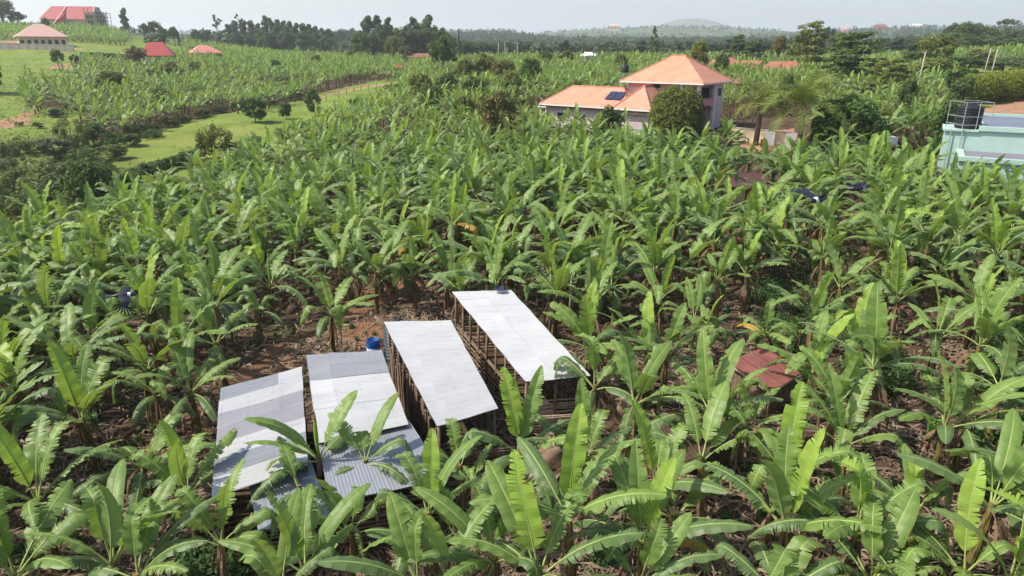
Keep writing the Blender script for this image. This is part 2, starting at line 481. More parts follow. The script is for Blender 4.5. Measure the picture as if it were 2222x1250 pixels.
PALE = [[(760, 640), (900, 600), (990, 596), (985, 615), (860, 650), (780, 690), (720, 700)],
        [(520, 800), (600, 740), (760, 700), (840, 690), (840, 770), (660, 800), (520, 830)],
        [(1640, 985), (1720, 990), (1735, 1080), (1640, 1060)], [(1570, 430), (1640, 420), (1660, 500), (1570, 510)],
        [(380, 900), (440, 880), (470, 1000), (400, 1030)], [(1880, 640), (1960, 630), (1960, 700), (1880, 700)]]
SCRUB = [(-200, 560), (-200, 300), (60, 300), (180, 260), (320, 360), (262, 410), (250, 470), (0, 530)]

RIGHTLAND = [(2030, 116), (2500, 112), (2500, 270), (2090, 270), (2050, 215)]
LEFTLAND = [(-400, 560), (-400, 60), (905, 95), (900, 200), (850, 226), (730, 280), (640, 318), (520, 384), (335, 440), (240, 485), (0, 545)]
HILL = [(40, 232), (60, 190), (170, 180), (180, 148), (330, 140), (420, 112), (540, 92), (700, 96), (905, 112), (885, 165), (835, 172), (720, 196), (640, 220), (520, 240), (420, 260), (300, 296), (190, 306), (170, 245)]
# ------------------------------------------------------------------ ground sheet
def build_ground():
    Ys = np.concatenate([[-30, -14, -4, 2, 6], np.geomspace(9, 75, 150)[:-1], np.geomspace(75, 330, 150)[:-1], np.geomspace(330, 9000, 110)])
    Sg = np.concatenate([np.linspace(-1.9, -.82, 14)[:-1], np.linspace(-.82, .82, 230), np.linspace(.82, 1.9, 14)[1:]])
    Yg, Xs = np.meshgrid(Ys, Sg, indexing='ij')
    X = Xs * np.maximum(Yg, 16.)
    Z = terrain(X, Yg)
    ny, nx = X.shape
    idx = np.arange(ny*nx).reshape(ny, nx)
    Q = np.stack([idx[:-1, :-1], idx[:-1, 1:], idx[1:, 1:], idx[1:, :-1]], -1).reshape(-1, 4)
    V = np.stack([X, Yg, Z], -1).reshape(-1, 3)
    u, v = proj(V[:, 0], V[:, 1], V[:, 2])
    Y = V[:, 1]
    near = (Y > 45) & (Y < 420)
    grass = (inside(PASTURE, u, v) | inside(MEADOW, u, v) | (inside(LEFTLAND, u, v) & ~inside(HILL, u, v))) & near
    grass |= inside(RIGHTLAND, u, v) & (Y > 60)
    dirt = np.zeros(len(u), bool)
    for p in DIRT: dirt |= inside(p, u, v)
    dirt &= (Y > 40)
    pale = np.zeros(len(u), bool)
    for p in PALE: pale |= inside(p, u, v)
    pale &= (Y > 10)
    far = Y > 330
    scrub = inside(SCRUB, u, v) & near
    me = quad_mesh('ground', V, Q, [ground_mat()], smooth=True)
    a = me.color_attributes.new('zone', 'FLOAT_COLOR', 'POINT')
    c = np.zeros((len(V), 4), np.float32)
    c[:, 0] = (grass | far); c[:, 1] = dirt; c[:, 2] = np.where(pale, 1., np.where(scrub, .5, 0)); c[:, 3] = 1
    a.data.foreach_set('color', c.ravel())
    tag(link('ground', me), 'red brown plantation soil and green pasture rolling to the far hills', kind='structure')

def ground_mat():
    t = NT('ground')
    at_ = t.n('ShaderNodeAttribute', _attribute_name='zone')
    sep = t.n('ShaderNodeSeparateColor'); t.set(sep.inputs[0], at_.outputs['Color'])
    pos = t.n('ShaderNodeNewGeometry').outputs['Position']
    big, mid, fine = t.noise(.09, 4, .6, pos), t.noise(.9, 5, .65, pos), t.noise(9., 5, .7, pos)
    # soil with litter
    soil = t.mix(t.ramp(mid, .35, .65), (.046, .029, .021), (.098, .064, .045))
    soil = t.mix(t.math('MULTIPLY', t.ramp(fine, .52, .66), .7), soil, (.19, .118, .07))
    soil = t.mix(t.math('MULTIPLY', t.ramp(big, .55, .7), .55), soil, (.125, .064, .038))
    weed = t.ramp(t.noise(.33, 5, .7, t.mapping(pos, (1, 1.3, 1))), .54, .66)
    soil = t.mix(t.math('MULTIPLY', weed, .62), soil, t.mix(fine, (.03, .055, .014), (.09, .125, .03)))
    path = t.mix(t.ramp(mid, .3, .7), (.17, .085, .048), (.27, .145, .085))
    # grass
    g1 = t.noise(.16, 5, .65, pos); g2 = t.noise(1.6, 5, .7, t.mapping(pos, (1, 2.2, 1)))
    gr = t.mix(t.ramp(g1, .38, .64), (.122, .182, .034), (.205, .248, .058))
    gr = t.mix(t.math('MULTIPLY', t.ramp(g2, .5, .62), .55), gr, (.115, .150, .028))
    gr = t.mix(t.math('MULTIPLY', t.ramp(t.noise(.035, 3, .6, pos), .55, .7), .5), gr, (.20, .17, .055))
    # far farmland mosaic
    vo = t.n('ShaderNodeTexVoronoi'); vo.inputs['Scale'].default_value = .012; t.set(vo.inputs['Vector'], pos)
    sv = t.n('ShaderNodeSeparateColor'); t.set(sv.inputs[0], vo.outputs['Color'])
    farm = t.mix(sv.outputs[0], (.05, .085, .028), (.13, .17, .05))
    farm = t.mix(t.math('MULTIPLY', t.ramp(sv.outputs[1], .75, .8), .7), farm, (.24, .17, .10))
    farm = t.mix(t.ramp(t.noise(.02, 5, .7, pos), .45, .6), farm, (.04, .07, .025))
    cd = t.n('ShaderNodeSeparateXYZ'); t.set(cd.inputs[0], pos)
    gr = t.mix(t.ramp(cd.outputs[1], 340, 480), gr, farm)
    jit = t.math('MULTIPLY', t.math('SUBTRACT', t.noise(1.1, 4, .7, pos), .5), .9)
    gm = t.ramp(t.math('ADD', sep.outputs[0], jit), .4, .6)
    dm = t.ramp(t.math('ADD', sep.outputs[1], jit), .4, .6)
    pm = t.ramp(t.math('ADD', sep.outputs[2], jit), .70, .95)
    col = t.mix(t.math('MULTIPLY', pm, .85), soil, path)
    col = t.mix(gm, col, gr)
    sc = t.math('MULTIPLY', t.ramp(sep.outputs[2], .2, .5), gm)
    col = t.mix(t.math('MULTIPLY', sc, .6), col, (.10, .13, .03))
    col = t.mix(dm, col, t.mix(t.ramp(mid, .3, .7), (.26, .145, .085), (.38, .235, .145)))
    nb = t.bump(t.math('ADD', fine, t.math('MULTIPLY', mid, 1.5)), .7, .12)
    return t.done(t.principled(col, .95, .05, 0, nb))
build_ground()

# ------------------------------------------------------------------ banana leaves
def leaf_geo(rng, L=2.0, W=.56, pet=.42, e0=70, bend=50, pw=1.6, fold=15, droop=-25, tear=.5, stripw=(.035, .085), nc=3, twist=0., nrib=9, lod=0, side_curl=0., kink=0., kinkt=.6):
    """one banana leaf growing from the origin towards +X; returns V, quads, UV, material index (0 lamina, 1 petiole)"""
    T = pet + L
    m = 40
    s = np.linspace(0, T, m)
    pitch = np.radians(e0 - bend*(s/T)**pw - kink/(1+np.exp(-(s/T-kinkt)*45)))
    ds = T/(m-1)
    cx = np.concatenate([[0], np.cumsum(np.cos(pitch[:-1])*ds)]); cz = np.concatenate([[0], np.cumsum(np.sin(pitch[:-1])*ds)])
    cy = side_curl*(s/T)**2*T
    def C(t):
        q = pet + t*L
        return np.array([np.interp(q, s, cx), np.interp(q, s, cy), np.interp(q, s, cz)]), np.interp(q, s, pitch)
    V, Q, UV, MI = [], [], [], []
    def wprof(t):
        a = min(1., (max(t, 0)/.16))**.6
        b = 1. if t < .5 else max(0., 1-((t-.5)/.5)**2.3)**.75
        return W/2*a*b
    for sg in (-1, 1):
        t = 0.0; delta = 0.0; torn = rng.random() < tear
        while t < .995:
            tw = rng.uniform(*stripw)
            tb = min(1., t+tw)
            if rng.random() < .28: torn = rng.random() < tear
            if torn and rng.random() < .35: tb = min(1., t+.5*tw)
            if torn: delta = .6*delta + rng.normal(0, 17)
            else: delta *= .6
            gap = (rng.uniform(.02, .5)**1.3 if torn else 0.0)
            tip = rng.uniform(.74, 1.04) if torn else 1.0
            rows = 2
            base = len(V)
            for k in range(rows):
                tt = t if k == 0 else tb
                for j in range(nc+1):
                    x = j/nc
                    shift = (1 if k == 0 else -1)*gap*(tb-t)*x**1.5 + .022*x
                    p, pt = C(min(1., tt + shift))
                    w = wprof(min(.999, max(.001, tt)))*tip
                    lat = up = 0.0
                    for q in range(j):
                        xm = (q+.5)/nc
                        a = math.radians(fold + droop*xm**1.2 + delta*xm + twist*sg*(tt))
                        lat += math.cos(a)*w/nc; up += math.sin(a)*w/nc
                    up += .018*math.sin(tt*37+sg*2)*x
                    n = np.array([-math.sin(pt), 0, math.cos(pt)])
                    V.append(p + np.array([0, sg*lat, 0]) + n*up)
                    UV.append((tt, .5+.5*sg*x))
            for j in range(nc):
                q = (base+j, base+j+1, base+nc+1+j+1, base+nc+1+j)
                Q.append(q if sg < 0 else q[::-1]); MI.append(0)
            t = tb
    # petiole running on into the midrib
    n = 4 if lod == 0 else 3
    ks = np.concatenate([np.linspace(0, pet, 4), pet + L*np.linspace(.06, .96, nrib)])
    base = len(V)
    for i, q in enumerate(ks):
        pt = np.interp(q, s, pitch)
        r = .036 - .012*min(1, q/pet) if q <= pet else .021*(1-.8*(q-pet)/L)
        c = np.array([np.interp(q, s, cx), np.interp(q, s, cy), np.interp(q, s, cz)])
        nn = np.array([-math.sin(pt), 0, math.cos(pt)])
        for k in range(n):
            a = 2*PI*(k+.5)/n
            V.append(c + np.array([0, math.cos(a)*r, 0]) + nn*(math.sin(a)*r)); UV.append((.01*i, .2))
    for i in range(len(ks)-1):
        for k in range(n):
            Q.append((base+i*n+k, base+i*n+(k+1) % n, base+(i+1)*n+(k+1) % n, base+(i+1)*n+k)); MI.append(1)
    return np.array(V), np.array(Q), np.array(UV), np.array(MI)

LEAF_KIND = {  # e0, bend, power, fold, droop, tear
    'a': dict(e0=82, bend=28, pw=2.0, fold=22, droop=-14),
    'b': dict(e0=63, bend=52, pw=1.6, fold=14, droop=-40),
    'c': dict(e0=47, bend=60, pw=1.35, fold=6, droop=-58),
    'd': dict(e0=32, bend=88, pw=1.1, fold=0, droop=-58),
}
AVG_EL = {'a': 72, 'b': 42, 'c': 18, 'd': -10, 'r': 84}
def rolled_geo(rng, L=1.7):
    mb = MB()
    k = rng.uniform(-.12, .12)
    pts = [(.02+.10*z*z/L+k*.3*z*z, .02*math.sin(z*2), z) for z in np.linspace(0, L, 9)]
    mb.tube(pts, [.03, .045, .06, .07, .072, .066, .055, .038, .012], 6, 0)
    return mb
def young_mats(k): return [M[k], M['petiole']]
LEAVES = {}
def build_leaf_library():
    rng = np.random.default_rng(5)
    for kind, kw in LEAF_KIND.items():
        lib = []
        for i in range(6):
            tear = {'a': .35, 'b': .55, 'c': .62, 'd': .75}[kind] * (.45 + .28*i)
            k = dict(kw); k['e0'] += rng.uniform(-4, 4); k['bend'] *= rng.uniform(.85, 1.15)
            V, Q, UV, MI = leaf_geo(rng, L=rng.uniform(1.95, 2.45), W=rng.uniform(.50, .63), pet=rng.uniform(.34, .5), tear=min(tear, .95),
                                    twist=rng.uniform(-14, 14), side_curl=rng.uniform(-.10, .10), kink=(rng.uniform(45, 85) if (kind in 'bc' and i in (2, 4)) or (kind == 'a' and i == 5) else 0.), kinkt=rng.uniform(.5, .78), stripw=(.02, .055) if i % 3 else (.03, .09), **k)
            lib.append((V, Q, UV, MI))
        LEAVES[kind] = lib
build_leaf_library()
LEAF_ME = {}
def leaf_mesh(kind, i, mat):
    key = (kind, i, mat)
    if key not in LEAF_ME:
        V, Q, UV, MI = LEAVES[kind][i]
        LEAF_ME[key] = quad_mesh('banana_leaf_'+kind, V, Q, [M[mat], M['petiole']], UV, MI)
    return LEAF_ME[key]
_r = np.random.default_rng(3)
ROLLED = [rolled_geo(_r).mesh('rolled_leaf', [M['leaf_young']], True) for _ in range(2)]
def dry_leaf_geo(rng):
    mb = MB()
    pts = []
    L = rng.uniform(1.0, 1.7)
    V, Q, UV, MI = leaf_geo(rng, L=L, W=rng.uniform(.2, .34), pet=.25, e0=rng.uniform(5, 30), bend=rng.uniform(100, 125), pw=.5, fold=-35, droop=-50, tear=.8, stripw=(.06, .14), nc=2, nrib=4, lod=1)
    return V, Q, UV, MI
DRY_GEO = [dry_leaf_geo(_r) for _ in range(5)]
DRY = [quad_mesh('dry_banana_leaf', *g[:2], [M['leaf_dry'], M['leaf_dry']], g[2], g[3]) for g in DRY_GEO]
def stem_mesh(rng, h=2.3, r0=.145, r1=.085, skirt=True):
    mb = MB()
    bx, by = rng.normal(0, .10), rng.normal(0, .10)
    zs = np.linspace(-.15, h, 8)
    mb.tube([(bx*(z/h)*(1-z/h)*2, by*(z/h)*(1-z/h)*2, z) for z in zs], [r0+(r1-r0)*(max(z, 0)/h)**.8 + (.03 if z < .1 else 0) for z in zs], 9, 0, wob=.25, rng=rng)
    if skirt:
        for k in range(int(rng.integers(5, 10))):   # loose dry sheaths hanging on the stem
            a = rng.uniform(0, 2*PI); z1 = rng.uniform(.9, h); ln = rng.uniform(.35, 1.0); w = rng.uniform(.03, .07)
            z0 = max(z1 - ln, .02)
            r = r0+(r1-r0)*(z1/h)**.8
            ca, sa = math.cos(a), math.sin(a)
            pts = []
            for z, rr in ((z1, r+.005), ((z0+z1)/2, r+rng.uniform(.04, .10)), (z0, r+rng.uniform(.05, .16))):
                for sgn in (-1, 1):
                    pts.append((ca*rr - sa*w*sgn, sa*rr + ca*w*sgn, z))
            mb.add(pts, [(0, 1, 3, 2), (2, 3, 5, 4)], 1)
    return mb
STEMS = [stem_mesh(_r).mesh('pseudostem', [M['stem'], M['leaf_dry']]) for _ in range(6)]

def bunch_meshes():
    r = np.random.default_rng(4); mb = MB(); bud = MB()
    st = [(0, 0, 0), (.16, 0, .12), (.34, 0, .02), (.42, 0, -.2), (.44, 0, -.55), (.45, 0, -.95)]
    mb.tube(st, [.035, .034, .032, .03, .026, .02], 6)
    for k in range(7):
        z = -.18-.085*k; R_ = .17*(1-.06*k)
        for j in range(10):
            a = 2*PI*j/10+.3*k; ca, sa = math.cos(a), math.sin(a)
            mb.tube([(.43+ca*.04, sa*.04, z), (.43+ca*R_*.8, sa*R_*.8, z+.0), (.43+ca*R_, sa*R_, z+.075)], [.018, .022, .010], 5)
    bud.lathe([(.005, -.20), (.05, -.13), (.065, -.05), (.03, .03), (.01, .05)], 9, (.45, 0, -1.0))
    return mb.mesh('fruit_bunch', [M['fruit']], True), bud.mesh('flower_bud', [M['bud']], True)
BUNCH = bunch_meshes()
CR_PLANT = 'banana plants of the grove around the sheds'
def solve_az(theta, el, pos):
    """world azimuth for a leaf of elevation el (deg) to point in picture direction theta (deg, 0 right, 90 up)"""
    dep = math.atan2(H - pos[2], math.hypot(pos[0], pos[1])*1.0)
    base = math.atan2(pos[0], pos[1])
    best, bz = 9, 0
    e = math.radians(el)
    for az in range(0, 360, 5):
        a = math.radians(az)
        x, y, z = math.cos(e)*math.cos(a), math.cos(e)*math.sin(a), math.sin(e)
        xr = x*math.cos(base) - y*math.sin(base); yr = x*math.sin(base) + y*math.cos(base)
        su = z*math.cos(dep) + yr*math.sin(dep)
        d = abs((math.degrees(math.atan2(su, xr)) - theta + 180) % 360 - 180)
        d += .0 if True else 0
        if d < best: best, bz = d, az
    return math.radians(bz)

def near_plant(loc, h, sc, spec, label, rng, yellow=False, extra=True, dry=2):
    root = empty('banana_plant', loc, 0)
    tag(root, label, 'banana plant', CR_PLANT)
    st = link('pseudostem', STEMS[int(rng.integers(len(STEMS)))], root)
    st.scale = (sc, sc, h/2.3); st.rotation_euler = (0, 0, rng.uniform(0, 6.28))
    root.rotation_euler = (R(rng.normal(0, 3.5)), R(rng.normal(0, 3.5)), 0)
    azs = []
    top = Vector((0, 0, h-.06))
    def put(kind, az, mat=None, s=1.0):
        mat = mat or {'a': 'leaf_young' if rng.random() < .55 else 'leaf_mid', 'b': 'leaf_mid', 'c': 'leaf_mid' if rng.random() < .6 else 'leaf_old', 'd': 'leaf_old'}[kind]
        o = link('leaf', leaf_mesh(kind, int(rng.integers(6)), mat), root)
        sy = 1 if rng.random() < .5 else -1
        k = sc*s*rng.uniform(.92, 1.06)
        o.scale = (k, k*sy*rng.uniform(.9, 1.1), k)
        o.rotation_euler = (R(rng.uniform(-14, 14)), 0, az)
        o.location = top + Vector((math.cos(az)*.05*sc, math.sin(az)*.05*sc, {'a': .02, 'b': 0., 'c': -.06, 'd': -.12, 'r': 0}[kind]))
        azs.append(az)
        return o
    for tok in spec.split():
        th, kind = float(tok[:-1]), tok[-1]
        if kind == 'r':
            o = link('rolled_leaf', ROLLED[int(rng.integers(2))], root, top); o.scale = (sc, sc, sc)
            o.rotation_euler = (0, 0, solve_az(th, 70, loc)); continue
        put(kind, solve_az(th, AVG_EL[kind], (loc[0], loc[1], loc[2]+h)) + rng.normal(0, .06))
    if extra:
        n = max(1, int(rng.integers(7, 10)) - len(azs))
        for _ in range(n):
            for _try in range(12):
                az = rng.uniform(0, 2*PI)
                if all(abs((az-b+PI) % (2*PI)-PI) > .42 for b in azs): break
            put('ccdcb'[int(rng.integers(5))], az, s=rng.uniform(.88, 1.06))
    if yellow:
        put('d', rng.uniform(0, 6.28), 'leaf_yellow', .9)
    if rng.random() < .14:
        az = rng.uniform(0, 6.28)
        o = link('fruit_bunch', BUNCH[0], root, top); o.rotation_euler = (0, 0, az); o.scale = (sc, sc, sc)
        b_ = link('flower_bud', BUNCH[1], o)
    for _ in range(dry):
        o = link('dry_leaf', DRY[int(rng.integers(len(DRY)))], root, top - Vector((0, 0, rng.uniform(.1, .35))))
        o.rotation_euler = (0, 0, rng.uniform(0, 6.28)); o.scale = (sc*.9,)*3
    return root

# ------------------------------------------------------------------ crowns in one mesh for plants further off
def crown_geo(rng, lod):
    """all the leaves of one plant at the top of its stem; lod 1 middle, 2 far"""
    Vs, Qs, UVs, MIs, n = [], [], [], [], 0
    nl = int(rng.integers(8, 12)) if lod < 2 else int(rng.integers(7, 9))
    az = rng.uniform(0, 6.28)
    kinds = (['a']*int(rng.integers(0, 3)) + ['b']*int(rng.integers(1, 4)))
    kinds += [('c' if rng.random() < .6 else 'd') for _ in range(nl-len(kinds))]
    for i, kd in enumerate(kinds):
        az += 2.399 + rng.normal(0, .25)
        kw = dict(LEAF_KIND[kd]); kw['e0'] += rng.uniform(-5, 5); kw['bend'] *= rng.uniform(.85, 1.15)
        if lod == 0:
            V, Q, UV, MI = leaf_geo(rng, L=rng.uniform(1.9, 2.45), W=rng.uniform(.48, .62), pet=rng.uniform(.3, .5), tear=rng.uniform(.35, 1.), kink=(rng.uniform(45, 85) if rng.random() < .25 else 0.), kinkt=rng.uniform(.45, .8), stripw=(.018, .06), nc=3, nrib=8, lod=0, side_curl=rng.uniform(-.1, .1), twist=rng.uniform(-14, 14), **kw)
        elif lod == 1:
            V, Q, UV, MI = leaf_geo(rng, L=rng.uniform(1.9, 2.4), W=rng.uniform(.47, .60), pet=rng.uniform(.3, .5), tear=rng.uniform(.35, 1.), kink=(rng.uniform(45, 85) if rng.random() < .22 else 0.), kinkt=rng.uniform(.45, .8), stripw=(.035, .10), nc=2, nrib=4, lod=1, twist=rng.uniform(-14, 14), **kw)
        else:
            V, Q, UV, MI = leaf_geo(rng, L=rng.uniform(1.9, 2.4), W=rng.uniform(.42, .54), pet=rng.uniform(.3, .5), kink=(rng.uniform(45, 85) if rng.random() < .22 else 0.), kinkt=rng.uniform(.45, .8), tear=rng.uniform(.5, 1.), stripw=(.10, .19), nc=1, nrib=2, lod=1, **kw)
            V, Q, UV, MI = V, Q[MI == 0], UV, MI[MI == 0]
        s = rng.uniform(.85, 1.08)
        roll = R(rng.uniform(-14, 14))
        y, z = V[:, 1]*math.cos(roll)-V[:, 2]*math.sin(roll)*.3, V[:, 2]+V[:, 1]*math.sin(roll)
        ca, sa = math.cos(az), math.sin(az)
        W = np.stack([V[:, 0]*ca - y*sa, V[:, 0]*sa + y*ca, z], 1)*s
        mi = np.where(MI == 1, 3, {'a': 0 if rng.random() < .6 else 1, 'b': 1, 'c': 1 if rng.random() < .55 else 2, 'd': 2}[kd])
        if kd == 'd' and rng.random() < .02: mi = np.where(MI == 1, 3, 4)
        Vs.append(W); Qs.append(Q+n); UVs.append(UV); MIs.append(mi); n += len(V)
    for k in range((3, 2, 0)[lod]):
        g = DRY_GEO[int(rng.integers(len(DRY_GEO)))]
        a = rng.uniform(0, 6.28); ca, sa = math.cos(a), math.sin(a)
        W = np.stack([g[0][:, 0]*ca-g[0][:, 1]*sa, g[0][:, 0]*sa+g[0][:, 1]*ca, g[0][:, 2]-.2], 1)
        Vs.append(W); Qs.append(g[1]+n); UVs.append(g[2]); MIs.append(np.full(len(g[1]), 5)); n += len(W)
    return np.concatenate(Vs), np.concatenate(Qs), np.concatenate(UVs), np.concatenate(MIs)
CROWN_MATS = [M['leaf_young'], M['leaf_mid'], M['leaf_old'], M['petiole'], M['leaf_yellow'], M['leaf_dry'], M['stem']]
_r = np.random.default_rng(21)
MID_GEO = [crown_geo(_r, 1) for _ in range(14)]
HI_GEO = [crown_geo(_r, 0) for _ in range(16)]
HI_ME = [quad_mesh('banana_crown', g[0], g[1], CROWN_MATS, g[2], g[3]) for g in HI_GEO]
FAR_GEO = [crown_geo(_r, 2) for _ in range(16)]

def mid_plant(loc, h, sc, label, rng):
    root = empty('banana_plant', loc, rng.uniform(0, 6.28))
    tag(root, label, 'banana plant', CR_PLANT)
    root.rotation_euler = (R(rng.normal(0, 4)), R(rng.normal(0, 4)), root.rotation_euler.z)
    st = link('pseudostem', STEMS[int(rng.integers(len(STEMS)))], root)
    st.scale = (sc, sc, h/2.3)
    cr = link('crown', HI_ME[int(rng.integers(len(HI_ME)))], root, (0, 0, h-.06))
    cr.scale = (sc, sc*(1 if rng.random() < .5 else -1), sc)
    return root

def mass(name, label, pts, geos, with_stem=True, seed=1):
    """many plants in one object: pts = rows of x, y, z, height, scale"""
    rng = np.random.default_rng(seed)
    Vs, Qs, UVs, MIs, n = [], [], [], [], 0
    sq = np.array([(math.cos(a), math.sin(a)) for a in (0, PI/2, PI, 1.5*PI)])
    for (x, y, z, h, s) in pts:
        g = geos[int(rng.integers(len(geos)))]
        a = rng.uniform(0, 6.28); ca, sa = math.cos(a)*s, math.sin(a)*s
        V = g[0]
        W = np.stack([V[:, 0]*ca-V[:, 1]*sa+x, V[:, 0]*sa+V[:, 1]*ca+y, V[:, 2]*s+z+h], 1)
        Vs.append(W); Qs.append(g[1]+n); UVs.append(g[2]); MIs.append(g[3]); n += len(V)
        if with_stem:
            r = .13*s
            b = np.concatenate([np.c_[sq*r*1.2+(x, y), np.full(4, z-.2)], np.c_[sq*r*.7+(x, y), np.full(4, z+h)]])
            q = np.array([(k, (k+1) % 4, 4+(k+1) % 4, 4+k) for k in range(4)])
            Vs.append(b); Qs.append(q+n); UVs.append(np.zeros((8, 2))); MIs.append(np.full(4, 6)); n += 8
    me = quad_mesh(name, np.concatenate(Vs), np.concatenate(Qs), CROWN_MATS, np.concatenate(UVs), np.concatenate(MIs))
    return tag(link(name, me), label, kind='stuff')
# ------------------------------------------------------------------ sheds
def V3(p): return np.array(p, float)
class Quad:
    def __init__(s, FL, FR, NR, NL): s.c = [V3(FL), V3(FR), V3(NR), V3(NL)]
    def P(s, a, b):
        f = s.c[0]*(1-a)+s.c[1]*a; n = s.c[3]*(1-a)+s.c[2]*a
        return f*(1-b)+n*b
    def width(s): return np.linalg.norm(s.P(1, .5)-s.P(0, .5))
    def length(s): return np.linalg.norm(s.P(.5, 1)-s.P(.5, 0))

def corrugated(q, name, parent, mats, pick, cols=((0, .36), (.33, 1.)), along='b', pitch=.105, amp=.016, sheet=.78, sag=.02, seed=0, org=None):
    """corrugated sheets laid in rows over the quad; every sheet is its own island of the roof mesh"""
    rng = np.random.default_rng(seed)
    org = V3(org) if org is not None else np.zeros(3)
    mb = MB()
    def do(a0, a1, b0, b1, lift, mi, ja, jb):
        L = (q.length()*(b1-b0) if along == 'b' else q.width()*(a1-a0))
        n = max(4, int(L/pitch)*4)
        Vv, Fa, UVs = [], [], []
        m = 3
        for i in range(n+1):
            f = i/n
            for k in range(m+1):
                g = k/m
                a, b = (a0+(a1-a0)*g, b0+(b1-b0)*f) if along == 'b' else (a0+(a1-a0)*f, b0+(b1-b0)*g)
                p = q.P(a+ja*(1 if along == 'b' else 0), b+jb)
                z = lift + amp*math.sin(2*PI*f*L/pitch) - sag*math.sin(PI*g)*.4 + .012*math.sin(7*a+3*b*9)
                Vv.append(p+np.array([0, 0, z])-org); UVs.append((g*(a1-a0 if along == 'b' else b1-b0)*3+seed, f*L+(b0 if along == 'b' else a0)*8))
        for i in range(n):
            for k in range(m):
                o = i*(m+1)+k
                Fa.append((o, o+1, o+m+2, o+m+1))
        mb.add(Vv, Fa, mi, UVs)
    if along == 'b':
        ns = max(1, round(q.length()/sheet))
        for c, (a0, a1) in enumerate(cols):
            for i in range(ns):
                do(a0, a1, i/ns, (i+1)/ns+.004, .03+.016*(c % 2)+rng.uniform(0, .008)+.003*(i % 2), pick(c, i, ns, rng), rng.uniform(-.006, .006), rng.uniform(-.002, .002))
    else:
        ns = max(1, round(q.width()/sheet))
        for c, (b0, b1) in enumerate(cols):
            for i in range(ns):
                do(i/ns, (i+1)/ns+.004, b0, b1, .03-.016*(c % 2)+rng.uniform(0, .008)+.003*(i % 2), pick(c, i, ns, rng), 0, rng.uniform(-.01, .01))
    return mb.build(name, mats, parent, True)

def wob(p, rng, s=.03): return V3(p)+rng.normal(0, s, 3)*np.array([1, 1, .3])
def post(parent, org, x, y, top, rng, mat='timber', r=.055):
    mb = MB(); z0 = tz(x, y)-.2
    l = rng.normal(0, .03, 2)
    mb.tube([(x-org[0], y-org[1], z0-org[2]), (x+l[0]-org[0], y+l[1]-org[1], (z0+top)/2-org[2]), (x-org[0], y-org[1], top-org[2])], [r*1.1, r, r*.9], 7, 0, wob=.2, rng=rng)
    return mb.build('post', M[mat], parent, True)
def slat_wall(parent, org, p0, p1, z_lo, z_hi, rng, step=.2, mat='timber', name='slat_wall', r=.04, gapz=.0):
    mb = MB(); org = V3(org)
    z = z_lo
    n = 0
    while z < z_hi:
        a = V3((p0[0], p0[1], tz(p0[0], p0[1])+z)); b = V3((p1[0], p1[1], tz(p1[0], p1[1])+z+rng.normal(0, .03)))
        d = b-a
        a = a - d*rng.uniform(0, .04); b = b + d*rng.uniform(0, .04)
        mid = (a+b)/2+rng.normal(0, .03, 3)
        rr = r*rng.uniform(.6, 1.25)
        mb.tube([a-org, mid-org, b-org], [rr, rr*.95, rr*.85], 6, 0, wob=.3, rng=rng)
        z += step*rng.uniform(.75, 1.25); n += 1
    return mb.build(name, M[mat], parent, True)
def bark_wall(parent, org, p0, p1, h0, h1, rng, mat='timber', name='bark_wall'):
    mb = MB(); org = V3(org)
    L = np.linalg.norm(V3(p1)-V3(p0)); n = int(L/.15)
    d = (V3(p1)-V3(p0))/L; nrm = np.array([-d[1], d[0], 0])
    for i in range(n):
        if rng.random() < .08: continue
        c = V3(p0)+d*((i+.5)*L/n)+nrm*rng.normal(0, .025)
        z0 = tz(c[0], c[1])-.1; h = rng.uniform(h0, h1)
        w = L/n*rng.uniform(.8, 1.15)
        t = rng.normal(0, .05)
        a = np.array([c[0], c[1], z0]); b = np.array([c[0]+d[0]*t, c[1]+d[1]*t, z0+h])
        mb.beam(a-org, b-org, w, .035, 0, up=tuple(nrm))
    return mb.build(name, M[mat], parent)

def shed(name, label, q, mats, pick, cols, posts, walls, seed, along='b', frame=True, amp=.018, pitch=.105, group='corrugated roofed pens among the banana plants'):
    rng = np.random.default_rng(seed)
    c = q.P(.5, .5); org = (c[0], c[1], tz(c[0], c[1]))
    root = tag(empty(name, org), label, 'shed', group)
    corrugated(q, 'roof', root, mats, pick, cols, along, pitch, amp, seed=seed, org=org)
    if frame:
        mb = MB()
        o = V3(org)
        for a in (.06, .5, .94):
            mb.beam(q.P(a, .01)-o-(0, 0, .09), q.P(a, .99)-o-(0, 0, .09), .06, .09)
        n = max(3, int(q.length()/1.3))
        for i in range(n+1):
            b = .02+.96*i/n
            mb.beam(q.P(.01, b)-o-(0, 0, .035), q.P(.99, b)-o-(0, 0, .035), .05, .05)
        mb.build('roof_frame', M['timber'], root)
    for a, bs in posts:
        for b in bs:
            p = q.P(a, b); post(root, org, p[0], p[1], p[2]-.08, rng)
    for w in walls:
        kind, (a0, b0), (a1, b1) = w[:3]
        p0, p1 = q.P(a0, b0), q.P(a1, b1)
        if kind == 'slat': slat_wall(root, org, p0, p1, w[3], w[4], rng, step=w[5] if len(w) > 5 else .2, mat=w[6] if len(w) > 6 else 'timber')
        else: bark_wall(root, org, p0, p1, w[3], w[4], rng, w[5] if len(w) > 5 else 'timber')
    return root

